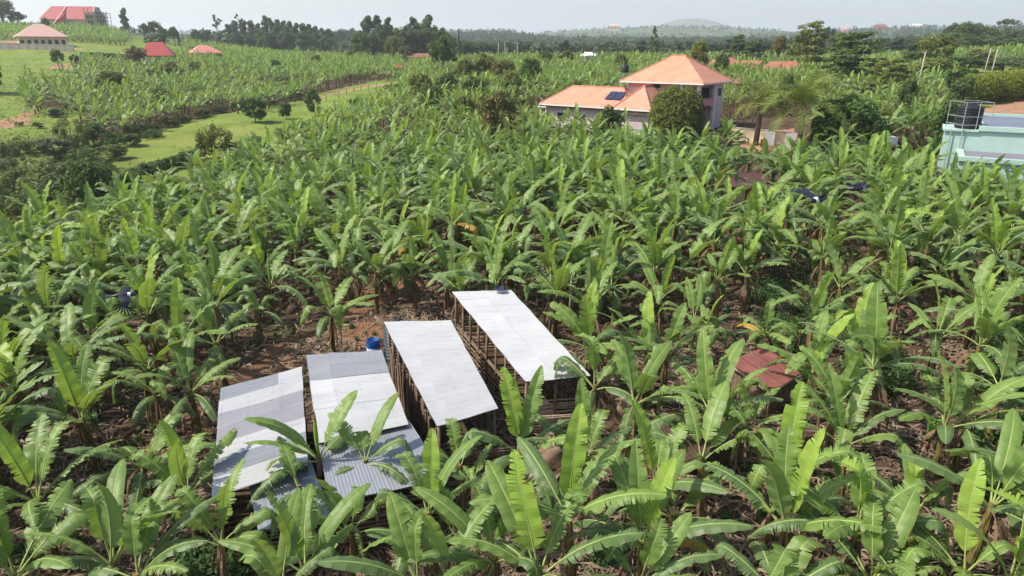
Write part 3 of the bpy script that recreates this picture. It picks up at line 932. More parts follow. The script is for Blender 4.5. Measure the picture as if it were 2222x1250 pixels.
ZM = [M['zinc_white'], M['zinc_grey'], M['zinc_rust'], M['zinc_blue'], M['zinc_new']]
Q4 = Quad(at_z(980, 635, 2.65), at_z(1108, 631, 2.65), at_z(1280, 818, 2.1), at_z(1140, 830, 2.1))
Q3 = Quad(at_z(832, 700, 2.6), at_z(978, 698, 2.6), at_z(1080, 888, 2.0), at_z(948, 926, 2.0))
Q2 = Quad(at_z(665, 772, 2.6), at_z(828, 763, 2.6), at_z(886, 925, 2.15), at_z(690, 965, 2.15))
Q2b = Quad(at_z(688, 950, 2.10), at_z(884, 912, 2.10), at_z(970, 1040, 1.75), at_z(716, 1092, 1.75))
Q1 = Quad(at_z(478, 845, 2.35), at_z(655, 798, 2.45), at_z(668, 1010, 2.0), at_z(460, 1080, 1.95))
Q1b = Quad(at_z(533, 1022, 1.80), at_z(668, 985, 1.82), at_z(722, 1132, 1.5), at_z(560, 1152, 1.5))
lin = lambda a, b, n: list(np.linspace(a, b, n))
SHED4 = shed('metal_roof_shed', 'rightmost long shed with a clean white sheet roof and a lamp at its far end', Q4, ZM,
     lambda c, i, n, r: 4, ((0, .52), (.49, 1.)), [(.05, lin(.02, .98, 9)), (.95, lin(.02, .98, 7)), (.5, [.98])],
     [('slat', (.05, .02), (.05, .98), .12, 1.25, .17), ('slat', (.95, .02), (.95, .98), .1, 1.3, .2), ('slat', (.05, .98), (.95, .98), .1, 1.25, .13, 'timber_pale'), ('slat', (.05, .02), (.95, .02), .1, 1.6, .2),
      ('slat', (.05, .35), (.95, .35), .1, 1.3, .2), ('slat', (.05, .66), (.95, .66), .1, 1.3, .2)], 4)
SHED3 = shed('metal_roof_shed', 'long white roofed shed with bark walls, just right of the blue barrel', Q3, ZM,
     lambda c, i, n, r: 0 if r.random() > .04 else 1, ((0, .27), (.25, 1.)), [(.05, lin(.02, .98, 9)), (.95, lin(.02, .98, 8))],
     [('bark', (.04, .05), (.04, .97), 1.2, 2.0), ('slat', (.95, .02), (.95, .98), .1, 1.4, .18), ('slat', (.05, .98), (.95, .98), .1, 1.3, .18), ('slat', (.05, .02), (.95, .02), .1, 1.5, .18)], 3)
SHED2 = shed('metal_roof_shed', 'white shed roof with a grey far end, between the rusty roof and the blue barrel', Q2, ZM,
     lambda c, i, n, r: 1 if (i < 2 and (c > 0 or i < 2)) else (0 if r.random() > .06 else 4), ((0, .30), (.28, 1.)), [(.05, lin(.02, .98, 6)), (.95, lin(.02, .98, 6))],
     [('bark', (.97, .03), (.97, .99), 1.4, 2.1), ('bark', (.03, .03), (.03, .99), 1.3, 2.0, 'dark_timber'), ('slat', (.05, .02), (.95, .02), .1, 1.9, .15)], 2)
LEAN2 = shed('lean_to_shed', 'low blue grey corrugated lean-to on the near end of the grey ended shed', Q2b, ZM,
     lambda c, i, n, r: 3, ((0, 1.),), [(.05, [.1, .95]), (.95, [.1, .5, .95]), (.5, [.95])],
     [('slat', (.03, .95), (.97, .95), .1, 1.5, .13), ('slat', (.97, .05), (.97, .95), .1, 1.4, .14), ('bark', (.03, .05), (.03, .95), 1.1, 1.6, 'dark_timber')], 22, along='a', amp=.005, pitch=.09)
def pick1(c, i, n, r):
    seq = [1, 0, 2, 2, 0, 1, 0, 0, 0, 0, 0, 0]
    if i == 0 and c == 1: return 0
    return seq[min(i, len(seq)-1)]
SHED1 = shed('metal_roof_shed', 'leftmost shed roofed with alternating grey and white sheets and a rust stain', Q1, ZM, pick1, ((0, .72), (.70, 1.)),
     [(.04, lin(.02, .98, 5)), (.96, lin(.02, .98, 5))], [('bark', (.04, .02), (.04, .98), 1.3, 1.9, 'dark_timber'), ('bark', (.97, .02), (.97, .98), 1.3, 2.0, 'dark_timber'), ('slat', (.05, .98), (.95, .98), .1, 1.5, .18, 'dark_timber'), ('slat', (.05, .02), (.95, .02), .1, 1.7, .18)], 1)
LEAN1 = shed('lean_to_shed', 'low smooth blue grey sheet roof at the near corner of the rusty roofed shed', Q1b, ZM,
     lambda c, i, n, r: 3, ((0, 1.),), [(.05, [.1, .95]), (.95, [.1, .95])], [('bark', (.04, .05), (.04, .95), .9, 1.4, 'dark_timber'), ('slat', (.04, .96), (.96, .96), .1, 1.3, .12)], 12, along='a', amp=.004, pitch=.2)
# pens of stacked poles at the near ends of the sheds
def log_pen(label, pts, hi, n, seed, mat='timber_pale'):
    rng = np.random.default_rng(seed)
    c = V3(np.mean([V3(p) for p in pts], 0)); org = (c[0], c[1], tz(c[0], c[1]))
    root = tag(empty('log_pen', org), label, 'log pen', 'pole pens by the sheds')
    for i in range(len(pts)-1):
        p0, p1 = V3(pts[i]), V3(pts[i+1])
        for k in range(n):
            z = .08+hi*k/n
            a = np.array([p0[0], p0[1], tz(p0[0], p0[1])+z]); b = np.array([p1[0], p1[1], tz(p1[0], p1[1])+z])
            d = b-a; a = a-d*rng.uniform(.0, .08); b = b+d*rng.uniform(0, .08)
            mb = MB(); r = hi/n*.42*rng.uniform(.75, 1.1)
            mb.tube([a-org, (a+b)/2+rng.normal(0, .025, 3)-org, b-org], [r, r*.95, r*.85], 7, 0, wob=.25, rng=rng)
            mb.build('log', M[mat], root, True)
        for p in (p0, p1):
            post(root, org, p[0], p[1], tz(p[0], p[1])+hi*1.15, rng, 'timber', .05)
    return root
g = lambda u, v: on_ground(u, v)
log_pen('pen of pale stacked poles below the eave of the rightmost shed', [g(1150, 945), g(1296, 935), g(1300, 900)], .75, 8, 51)
log_pen('dark pole pen below the white roofed shed with bark walls', [g(1000, 1035), g(1130, 1020)], .9, 9, 52, 'timber')
log_pen('brown pole pen standing below the blue grey lean-to', [g(820, 1165), g(935, 1150)], .9, 9, 53, 'timber')
log_pen('loose pole fence beside the dark brown hut roof', [g(1430, 1060), g(1560, 1085)], .7, 5, 54, 'timber_pale')

def sack(label, p, s, seed, mat='sack'):
    rng = np.random.default_rng(seed)
    bm = bmesh.new(); bmesh.ops.create_icosphere(bm, subdivisions=3, radius=1)
    for v in bm.verts:
        n = v.co.copy()
        k = 1+.16*math.sin(n.x*5+seed)*math.cos(n.y*4+n.z*3)+.07*math.sin(n.z*11+n.x*7+seed)+rng.normal(0, .02)
        v.co = Vector((n.x*s[0]*k, n.y*s[1]*k, max(-.25, n.z)*s[2]*k+.2*s[2]))
    me = bpy.data.meshes.new('heap'); bm.to_mesh(me); bm.free()
    for f in me.polygons: f.use_smooth = True
    me.materials.append(M[mat])
    o = link('sawdust_heap' if mat == 'soil_pile' else 'filled_sack', me, None, (p.x, p.y, p.z))
    return tag(o, label, 'heap' if mat == 'soil_pile' else 'sack')
sack('brown filled sack leaning behind the pole pen, left of the orange stem', g(1195, 1010), (.55, .35, .6), 1)
sack('large brown sack beside the near right corner of the rightmost shed', g(1335, 925), (.7, .45, .75), 2)
sack('mound of brown manure and sawdust on the path left of the mud hut door', g(1630, 520), (1.6, 1.1, .7), 3, 'soil_pile')

# lamp on the far edge of shed 4
p = Q4.P(.78, .035); root = tag(empty('solar_lamp', (p[0], p[1], p[2]+.04), R(-14)), 'small grey solar lamp on the far edge of the rightmost white roof', 'lamp')
mb = MB(); mb.box((0, 0, .09), (.26, .14, .16)); mb.build('lamp_body', M['metal'], root)
mb = MB(); mb.box((0, .02, .26), (.44, .30, .03), M=Matrix.Rotation(R(24), 4, 'X')); mb.build('solar_panel', M['panel'], root)
mb = MB(); mb.tube([(0, 0, .15), (0, .02, .27)], .02, 6); mb.build('bracket', M['metal'], root)
# barrel and tank
p = on_ground(812, 778)
root = tag(empty('plastic_barrel', p), 'blue plastic barrel with a white band standing behind the grey roof end', 'barrel')
mb = MB(); mb.lathe([(.26, 0), (.29, .05), (.29, .28), (.30, .30), (.29, .32), (.29, .70), (.30, .73), (.27, .90), (.25, .92), (.23, .90), (.22, .84)], 24); mb.build('barrel_body', M['barrel_blue'], root, True)
mb = MB(); mb.lathe([(.294, .36), (.297, .37), (.297, .55), (.294, .56)], 24); mb.build('paper_band', M['barrel_white'], root, True)
mb = MB(); mb.lathe([(.05, .90), (.05, .94), (.03, .945)], 10, (.12, .05, 0)); mb.build('cap', M['barrel_blue'], root, True)
p = on_ground(868, 778)
root = tag(empty('rainwater_tank', p), 'dark ribbed rainwater tank between the blue barrel and the white roof', 'water tank')
pr = [(.62, 0)]
for k in range(9): pr += [(.62, .12+.15*k), (.66, .16+.15*k), (.66, .21+.15*k), (.62, .25+.15*k)]
pr += [(.58, 1.52), (.3, 1.68), (.22, 1.70), (.22, 1.78), (.0, 1.79)]
mb = MB(); mb.lathe(pr, 24); mb.build('tank_body', mat_plain('tank_slate', (.045, .07, .085), .5, .2), root, False)
mb = MB(); mb.lathe([(.24, 1.78), (.24, 1.83), (.02, 1.85)], 16); mb.build('lid', M['tank_black'], root, True)

# ------------------------------------------------------------------ huts with painted sheet roofs, right of the sheds
def hut(label, q, mat, seed, wallh=1.5, wallmat='clay', poles=True):
    rng = np.random.default_rng(seed)
    c = q.P(.5, .5); org = (c[0], c[1], tz(c[0], c[1])); o = V3(org)
    root = tag(empty('hut', org), label, 'hut')
    corrugated(q, 'roof', root, [M[mat], M['roof_rust']], lambda c_, i, n, r: 0 if r.random() > .05 else 1, ((0, 1.),), 'a', .12, .014, .8, seed=seed, org=org)
    mb = MB()
    for e0, e1 in (((0, 0), (1, 0)), ((1, 0), (1, 1)), ((1, 1), (0, 1)), ((0, 1), (0, 0))):
        a, b = q.P(.1+.8*e0[0], .1+.8*e0[1]), q.P(.1+.8*e1[0], .1+.8*e1[1])
        za, zb = tz(a[0], a[1])-.2, tz(b[0], b[1])-.2
        d = V3((b-a)[:2].tolist()+[0]); L = np.linalg.norm(d)
        ang = math.atan2(d[1], d[0])
        mid = (a+b)/2; top = min(a[2], b[2])-.06
        Mx = Matrix.Translation(Vector((mid[0]-o[0], mid[1]-o[1], 0))) @ Matrix.Rotation(ang, 4, 'Z')
        zc = ((za+zb)/2+top)/2-o[2]
        mb.box((0, 0, zc), (L, .14, top-(za+zb)/2), 0, Mx)
    mb.build('wall', M[wallmat], root)
    if poles:
        mb = MB()
        for b in (.0, 1.):
            mb.beam(q.P(-.04, b)-o-(0, 0, .03), q.P(1.04, b)-o-(0, 0, .03), .07, .06)
        for a in (0., 1.):
            mb.beam(q.P(a, -.04)-o-(0, 0, .06), q.P(a, 1.04)-o-(0, 0, .06), .07, .06)
        mb.build('roof_frame', M['timber_pale'], root)
        for a, b in ((0.02, .98), (.98, .98), (.98, .02), (.02, .02)):
            pp = q.P(a, b); post(root, org, pp[0], pp[1], pp[2]-.05, rng, 'timber_pale', .045)
    return root
HQ1 = Quad(at_z(1578, 786, 1.35), at_z(1656, 756, 1.35), at_z(1750, 806, 1.15), at_z(1672, 850, 1.15)); HQ2 = Quad(at_z(1424, 930, 1.35), at_z(1512, 896, 1.35), at_z(1606, 955, 1.1), at_z(1484, 1005, 1.1))
hut('hut with a red brown sheet roof half hidden behind banana leaves', Quad(at_z(1578, 786, 1.35), at_z(1656, 756, 1.35), at_z(1750, 806, 1.15), at_z(1672, 850, 1.15)), 'roof_brown', 61, wallmat='timber')
hut('hut with a dark brown sheet roof edged by pale poles', Quad(at_z(1424, 930, 1.35), at_z(1512, 896, 1.35), at_z(1606, 955, 1.1), at_z(1484, 1005, 1.1)), 'roof_darkbrown', 62, wallmat='dark_timber')
# mud hut with a pale door in the upper right of the grove
p = ground_u(1603, 56); p.z -= .9
root = tag(empty('mud_hut', p, R(-8)), 'mud hut with a brown roof and pale door, deep in the grove right of centre', 'hut')
mb = MB(); mb.box((0, 1.5, 1.1), (3.6, 3.0, 2.6)); mb.build('wall', M['clay'], root)
mb = MB(); mb.add([(-2.3, -.7, 2.3), (2.3, -.7, 2.3), (2.3, 1.5, 3.1), (-2.3, 1.5, 3.1), (-2.3, 3.7, 2.3), (2.3, 3.7, 2.3), (-2.3, -.7, 2.2), (2.3, -.7, 2.2), (2.3, 3.7, 2.2), (-2.3, 3.7, 2.2)],
                  [(0, 1, 2, 3), (3, 2, 5, 4), (6, 7, 1, 0), (4, 5, 8, 9), (0, 3, 4, 9, 6), (1, 7, 8, 5, 2), (6, 9, 8, 7)]); mb.build('roof', M['roof_darkbrown'], root)
mb = MB(); mb.box((0.0, -.03, 1.0), (.85, .06, 1.9)); mb.build('door', M['wall_cream'], root)
mb = MB()
for x in (-.48, .48): mb.box((x, -.04, 1.0), (.1, .1, 2.0))
mb.box((0, -.04, 2.0), (1.06, .1, .1)); mb.build('door_frame', M['dark_timber'], root)

# ------------------------------------------------------------------ two storey house with orange tile roofs
HC = at(1527, 182, 90); EZ = HC.z
E1 = np.array([-.788, .616, 0]); E2 = np.array([.616, .788, 0])
HG = tz(HC.x, HC.y)
def hp(a, b, z): return V3((HC.x, HC.y, 0))+E1*a+E2*b+np.array([0, 0, z])
HO = V3((HC.x, HC.y, HG))
house = tag(empty('tiled_house', tuple(HO)), 'large two storey house with orange tiled hip roofs and a pink arched balcony', 'house')
def hbox(mb, a0, a1, b0, b1, z0, z1, mi=0):
    v = [hp(a, b, z)-HO for a in (a0, a1) for b in (b0, b1) for z in (z0, z1)]
    return mb.add(v, [(0,1,3,2), (4,6,7,5), (0,4,5,1), (2,3,7,6), (0,2,6,4), (1,5,7,3)], mi)
def hiproof(mb, a0, a1, b0, b1, ze, zr, ra0, ra1, rb0, rb1, mi=0, th=.16):
    c = [hp(a0, b0, ze), hp(a1, b0, ze), hp(a1, b1, ze), hp(a0, b1, ze)]
    r = [hp(ra0, rb0, zr), hp(ra1, rb1, zr)]
    lo = [p-np.array([0, 0, th]) for p in c]
    v = [p-HO for p in c+r+lo]
    if rb0 == rb1: f = [(0, 1, 5, 4), (1, 2, 5), (2, 3, 4, 5), (3, 0, 4)]
    else: f = [(0, 1, 4), (1, 2, 5, 4), (2, 3, 5), (3, 0, 4, 5)]
    mb.add(v, f, mi)
    mb.add(v, [(0, 6, 7, 1), (1, 7, 8, 2), (2, 8, 9, 3), (3, 9, 6, 0)], mi+1)
    mb.add(v, [(6, 9, 8, 7)], mi+1)
    # ridge and hip caps
    def cap(p, q_): mb.tube([p-HO+np.array([0, 0, .03]), q_-HO+np.array([0, 0, .03])], .09, 6, mi)
    cap(r[0], r[1])
    for i, k in ((0, 0), (1, 1), (2, 1), (3, 0)) if rb0 == rb1 else ((0, 0), (1, 0), (2, 1), (3, 1)): cap(c[i], r[k])
    return mb
RT = [M['roof_tile'], M['wall_white']]
mb = MB(); hiproof(mb, 0, 12, 0, 10, EZ, EZ+3.25, 5.1, 6.9, 5.0, 5.0); mb.build('upper_roof', RT, house)
LZ = EZ-3.15
mb = MB(); hiproof(mb, 4.4, 10.0, -5.1, 3.0, LZ, LZ+2.75, 7.2, 7.2, -2.0, 1.0); hiproof(mb, 8.3, 22.5, -4.0, 5.0, LZ-.05, LZ+2.25, 11.5, 19.8, .5, .5); mb.build('lower_roof', RT, house)
mb = MB(); hbox(mb, 3.4, 11.1, .9, 8.9, HG-2, EZ-.1); hbox(mb, .9, 3.4, 6.0, 8.9, HG-2, EZ-.1); mb.build('wall', M['wall_lav'], house)
mb = MB(); hbox(mb, 5.1, 9.3, -4.4, .9, HG-3, LZ-.1); hbox(mb, 9.3, 21.7, -3.3, 4.2, HG-3, LZ-.12); mb.build('lower_wall', M['wall_lav'], house)
SLB = EZ-2.75
mb = MB(); hbox(mb, .95, 3.4, .95, 6.0, SLB-.2, SLB); mb.build('balcony_floor', M['concrete'], house)
def arch(mb, p0, p1, z0, z1, sag, n=10, th=.16):
    """parapet between two points with an arched lower edge"""
    d = p1-p0; L = np.linalg.norm(d); d = d/L; nn = np.array([-d[1], d[0], 0])*th/2
    top, bot = [], []
    for i in range(n+1):
        t = i/n; q_ = p0+d*L*t
        top.append(q_+np.array([0, 0, z1])); bot.append(q_+np.array([0, 0, z0-sag*(abs(2*t-1)**2.2)]))
    V = [p+nn-HO for p in top]+[p+nn-HO for p in bot]+[p-nn-HO for p in top]+[p-nn-HO for p in bot]
    m = n+1; Fa = []
    for i in range(n):
        Fa += [(i, i+1, m+i+1, m+i), (2*m+i+1, 2*m+i, 3*m+i, 3*m+i+1), (i+1, i, 2*m+i, 2*m+i+1), (m+i, m+i+1, 3*m+i+1, 3*m+i)]
    Fa += [(0, m, 3*m, 2*m), (n, 2*m+n, 3*m+n, m+n)]
    mb.add(V, Fa)
mb = MB()
arch(mb, hp(.95, 1.15, 0), hp(.95, 5.9, 0), SLB-.15, SLB+.78, .55); arch(mb, hp(1.15, .95, 0), hp(3.4, .95, 0), SLB-.15, SLB+.78, .45)
mb.build('balcony_parapet', M['wall_pink'], house)
mb = MB(); arch(mb, hp(.95, 1.15, 0), hp(.95, 5.9, 0), EZ-.42, EZ-.17, .25); arch(mb, hp(1.15, .95, 0), hp(3.4, .95, 0), EZ-.42, EZ-.17, .25); hbox(mb, 3.4, 11.0, .80, .88, EZ-.75, EZ-.17); mb.build('roof_beam', M['wall_pink'], house)
for (a, b) in ((.95, .95), (.95, 5.95), (3.3, .95)):
    mb = MB(); hbox(mb, a-.19, a+.19, b-.19, b+.19, HG-2, EZ-.12); hbox(mb, a-.24, a+.24, b-.24, b+.24, EZ-.42, EZ-.30); mb.build('column', M['wall_white'], house)
mb = MB(); hbox(mb, 3.30, 3.38, 1.9, 2.9, SLB, SLB+2.1); mb.build('door', M['dark'], house)
for (a0, a1, b0, b1, z0, z1) in ((4.3, 5.4, .82, .88, SLB+.9, SLB+2.1), (3.30, 3.38, 3.6, 4.8, SLB+.8, SLB+2.0), (.82, .88, 6.8, 8.1, SLB+.8, SLB+2.0), (1.5, 2.7, 5.92, 5.98, SLB+.7, SLB+2.0), (3.30, 3.38, 2.4, 3.6, SLB-2.3, SLB-.9), (11.12, 11.18, 2.2, 3.6, SLB+.8, SLB+2.0), (15.0, 16.4, -3.36, -3.30, HG+1.2, HG+2.3), (18.6, 19.8, -3.36, -3.30, HG+1.2, HG+2.3), (6.2, 7.2, .80, .86, LZ+2.3, LZ+2.9)):
    mb = MB(); hbox(mb, a0, a1, b0, b1, z0, z1); w = mb.build('window', M['wall_white'], house)
    mb = MB()
    e = .012
    if a1-a0 > b1-b0: hbox(mb, a0+.08, a1-.08, b0-e, b0+.01, z0+.08, z1-.08)
    elif a0 > 10: hbox(mb, a1-.01, a1+e, b0+.08, b1-.08, z0+.08, z1-.08)
    else: hbox(mb, a0-e, a0+.01, b0+.08, b1-.08, z0+.08, z1-.08)
    mb.build('pane', M['glass'], w)
mb = MB()   # gutters / fascia line of the low wing
hbox(mb, 4.6, 9.9, -5.13, -5.05, LZ-.34, LZ-.17); hbox(mb, 10.0, 22.3, -4.03, -3.95, LZ-.38, LZ-.22); mb.build('gutter', M['dark'], house)
mb = MB(); hbox(mb, 4.6, 9.9, -4.9, -4.45, LZ-.62, LZ-.40); mb.build('string_course', M['wall_cream'], house)
sl = math.atan2(1.8, 4.5)
for k in range(2):
    mb = MB()
    a0 = 10.35+1.25*k; c = [hp(a0, -2.45, 0), hp(a0+1.15, -2.45, 0), hp(a0+1.15, -.75, 0), hp(a0, -.75, 0)]
    zz = lambda b: LZ-.05+(b+4.0)*2.30/4.5+.16
    v = []
    for dz in (0, .06):
        for cc, b in zip(c, (-2.45, -2.45, -.75, -.75)): v.append(cc+np.array([0, 0, zz(b)+dz])-HO)
    mb.add(v, [(4, 5, 6, 7), (0, 3, 2, 1), (0, 1, 5, 4), (1, 2, 6, 5), (2, 3, 7, 6), (3, 0, 4, 7)]); mb.build('solar_panel', M['panel'], house)
# lean-to porch at the left end
mb = MB(); hbox(mb, 21.6, 24.6, -2.6, 2.4, LZ-.75, LZ-.62); mb.build('porch_roof', M['concrete'], house)
for a in (22.3, 23.3, 24.4):
    mb = MB(); hbox(mb, a-.08, a+.08, -2.5, -2.34, HG-2, LZ-.75); mb.build('porch_post', M['wall_white'], house)
def pot_plant(label, a, b, s, seed):
    rng = np.random.default_rng(seed)
    p_ = hp(a, b, SLB)
    root = tag(empty('potted_plant', tuple(p_)), label, 'potted plant')
    mb = MB(); mb.lathe([(.16, 0), (.24, .38), (.25, .40), (.21, .38), (.2, .33)], 14); mb.build('pot', M['roof_red'], root, True)
    mb = MB()
    for k in range(60):
        a_ = rng.uniform(0, 6.28); e = rng.uniform(.3, 1.5); L = s*rng.uniform(.5, 1)
        d = np.array([math.cos(a_)*math.cos(e), math.sin(a_)*math.cos(e), math.sin(e)]); sd = np.array([-math.sin(a_), math.cos(a_), 0])*.06
        q0 = np.array([0, 0, .36]); mb.add([q0, q0+d*L*.5+sd, q0+d*L-np.array([0, 0, .12]), q0+d*L*.5-sd], [(0, 1, 2, 3)])
    mb.build('foliage', M['fol_mid'], root)
pot_plant('tall leafy plant in a red pot on the pink balcony, nearer its right end', 1.5, 4.3, 1.35, 1)
pot_plant('low plant in a red pot on the pink balcony, beside the left column', 1.5, 1.9, .8, 2)
pot_plant('middle plant in a red pot on the pink balcony between two others', 1.5, 3.1, 1.0, 3)
# tank behind the house
p = at(1356, 158, 112); root = tag(empty('water_tank', p), 'small black water tank on a steel stand behind the orange tiled house', 'water tank')
mb = MB(); mb.lathe([(.56, 0), (.6, .1), (.6, .95), (.42, 1.15), (.2, 1.22), (0, 1.24)], 18); mb.build('tank_body', M['tank_black'], root, True)
mb = MB()
for x, y in ((-.5, -.5), (.5, -.5), (-.5, .5), (.5, .5)): mb.beam((x, y, -5), (x, y, 0), .08)
mb.box((0, 0, -.05), (1.4, 1.4, .08)); mb.build('stand', M['metal'], root)
# garden wall, gate rail and white sheets right of the house
def wall_run(name, label, p0, p1, h, t, mat, cat='wall', group=None):
    p0, p1 = Vector(p0), Vector(p1); d = p1-p0; L = d.xy.length
    root = empty(name, (p0+p1)/2, math.atan2(d.y, d.x)); tag(root, label, cat, group)
    mb = MB(); n = max(1, int(L/3))
    for k in range(n):
        x0, x1 = -L/2+L*k/n, -L/2+L*(k+1)/n
        dz = d.z*((k+.5)/n-.5)
        mb.box(((x0+x1)/2, 0, dz+h/2-.4), (x1-x0, t, h+.8))
    mb.build('wall_panel', M[mat], root)
    mb = MB()
    for k in range(n):
        x0, x1 = -L/2+L*k/n, -L/2+L*(k+1)/n
        mb.box(((x0+x1)/2, 0, d.z*((k+.5)/n-.5)+h+.03), (x1-x0, t+.08, .08))
    mb.build('coping', M['concrete'], root)
    for k in range(n+1):
        mb = MB(); mb.box((-L/2+L*k/n, 0, d.z*(k/n-.5)+h/2-.3), (t+.14, t+.14, h+.9)); mb.build('pier', M[mat], root)
    return root
wall_run('garden_wall', 'cream garden wall with piers right of the orange tiled house', ground_u(1588, 88), ground_u(1740, 82), 1.5, .2, 'wall_cream')
def sheet(label, p_, w, h, rz, mat, name='white_board'):
    root = empty(name, p_, rz); tag(root, label, 'board')
    mb = MB(); mb.box((0, 0, h/2+.05), (w, .07, h)); mb.build('panel', M[mat], root)
    mb = MB()
    for x in (-w/2+.05, w/2-.05): mb.box((x, .06, h/2), (.07, .05, h+.1))
    mb.build('prop', M['timber'], root)
for lab, u, Y, w, h in (('white board leaning on the cream garden wall, beside the red cloth', 1668, 81.3, 1.0, 1.55), ('white board on the cream garden wall, nearest the palm', 1712, 79.6, 1.1, 1.6)):
    q_ = ground_u(u, Y); q_.z += .35; sheet(lab, q_, w, h, -.2, 'white_thing')
p = ground_u(1656, 80.8); mb = MB()
mb.add([(x*.15-.4, .05*math.sin(x*1.7), .4+z*.3-.05*math.sin(x)) for x in range(5) for z in range(4)], [(x*4+z, x*4+z+1, x*4+z+5, x*4+z+4) for x in range(4) for z in range(3)])
tag(mb.build('red_cloth', M['red_thing'], None, False, p), 'red cloth hung beside the white board at the garden wall', 'cloth')
# rail fence left of the palm
p0, p1 = ground_u(1584, 97), ground_u(1648, 97)
root = tag(empty('rail_fence', p0), 'pale rail fence in the shade right of the balcony', 'fence')
for z in (1.0, 1.9):
    mb = MB(); mb.beam((0, 0, z), (p1.x-p0.x, 0, z+p1.z-p0.z), .1); mb.build('rail', M['timber_pale'], root)
for k in range(5):
    mb = MB(); x = (p1.x-p0.x)*k/4; mb.box((x, 0, 1.0), (.12, .12, 2.2)); mb.build('post', M['timber_pale'], root)

# ------------------------------------------------------------------ mint green building at the right edge
mint = tag(empty('mint_building', (37.9, 57.2, tz(40, 56)), R(-30)), 'mint green flat roofed building with grey roof slabs at the right edge', 'building')
MO = V3((37.9, 57.2, tz(40, 56)))
def mbox(mb, x0, x1, y0, y1, z0, z1, mi=0): return mb.box(((x0+x1)/2-MO[0], (y0+y1)/2-MO[1], (z0+z1)/2-MO[2]), (x1-x0, y1-y0, z1-z0), mi)
mb = MB(); mbox(mb, 37.9, 62, 57.2, 71.5, 0, 6.5); mbox(mb, 36.8, 62, 52.2, 57.2, -1, 4.75); mbox(mb, 35.6, 37.9, 57.2, 61, 0, 6.4); mb.build('wall', M['wall_mint'], mint)
mb = MB(); mbox(mb, 38.2, 62, 57.6, 71.2, 6.5, 6.62); mb.build('upper_roof', M['roof_slab'], mint)
mb = MB(); mbox(mb, 37.1, 62, 52.5, 57.2, 4.75, 4.85); mb.build('lower_roof', M['roof_slab_warm'], mint)
mb = MB()
mbox(mb, 37.9, 62, 57.0, 57.6, 6.5, 6.85); mbox(mb, 37.9, 38.35, 57.6, 71.5, 6.5, 6.85); mbox(mb, 38.35, 62, 71.0, 71.5, 6.5, 6.85)
mbox(mb, 36.6, 62, 52.0, 52.5, 4.67, 5.0); mbox(mb, 36.6, 37.1, 52.5, 57.2, 4.67, 5.0); mb.build('coping', M['wall_mint'], mint)
mb = MB(); mbox(mb, 35.4, 37.9, 57.0, 61.2, 6.4, 6.55); mb.build('tank_slab', M['wall_mint'], mint)
mb = MB()
for x in (38.5, 41.8, 45.5):
    mb = MB(); mbox(mb, x, x+1.3, 52.10, 52.17, 2.2, 3.3); mb.build('window', M['glass'], mint)
for x in (36.0, 36.8): 
    mb = MB(); mb.tube([(x-MO[0], 57.0-MO[1], 1-MO[2]), (x-MO[0], 57.0-MO[1], 6.5-MO[2])], .05, 6); mb.build('drain_pipe', M['metal'], mint)
tp = at(2098, 279, 58.6); tp.z = 6.56
root = tag(empty('roof_tank', tp), 'black ribbed water tank in a pipe cage on the mint green building', 'water tank')
pr = [(.9, 0)]
for k in range(8): pr += [(.92, .12+.2*k), (.96, .16+.2*k), (.96, .24+.2*k), (.92, .28+.2*k)]
pr += [(.8, 1.78), (.35, 1.95), (.3, 2.02), (0, 2.03)]
mb = MB(); mb.lathe(pr, 28); mb.build('tank_body', M['tank_black'], root)
mb = MB(); mb.lathe([(.36, 2.0), (.36, 2.08), (.1, 2.1)], 16); mb.build('lid', M['tank_black'], root)
root2 = tag(empty('tank_cage', tp), 'pale pipe cage standing round the black ribbed roof tank', 'cage')
for x, y in ((-1.1, -1.1), (1.1, -1.1), (-1.1, 1.1), (1.1, 1.1), (0, -1.12)):
    mb = MB(); mb.tube([(x, y, 0), (x, y, 2.15)], .03, 6); mb.build('pipe_post', M['metal'], root2)
for z in (.35, 1.0, 2.12):
    mb = MB(); mb.tube([(-1.1, -1.1, z), (1.1, -1.1, z), (1.1, 1.1, z), (-1.1, 1.1, z), (-1.1, -1.1, z)], .025, 6); mb.build('pipe_rail', M['metal'], root2)

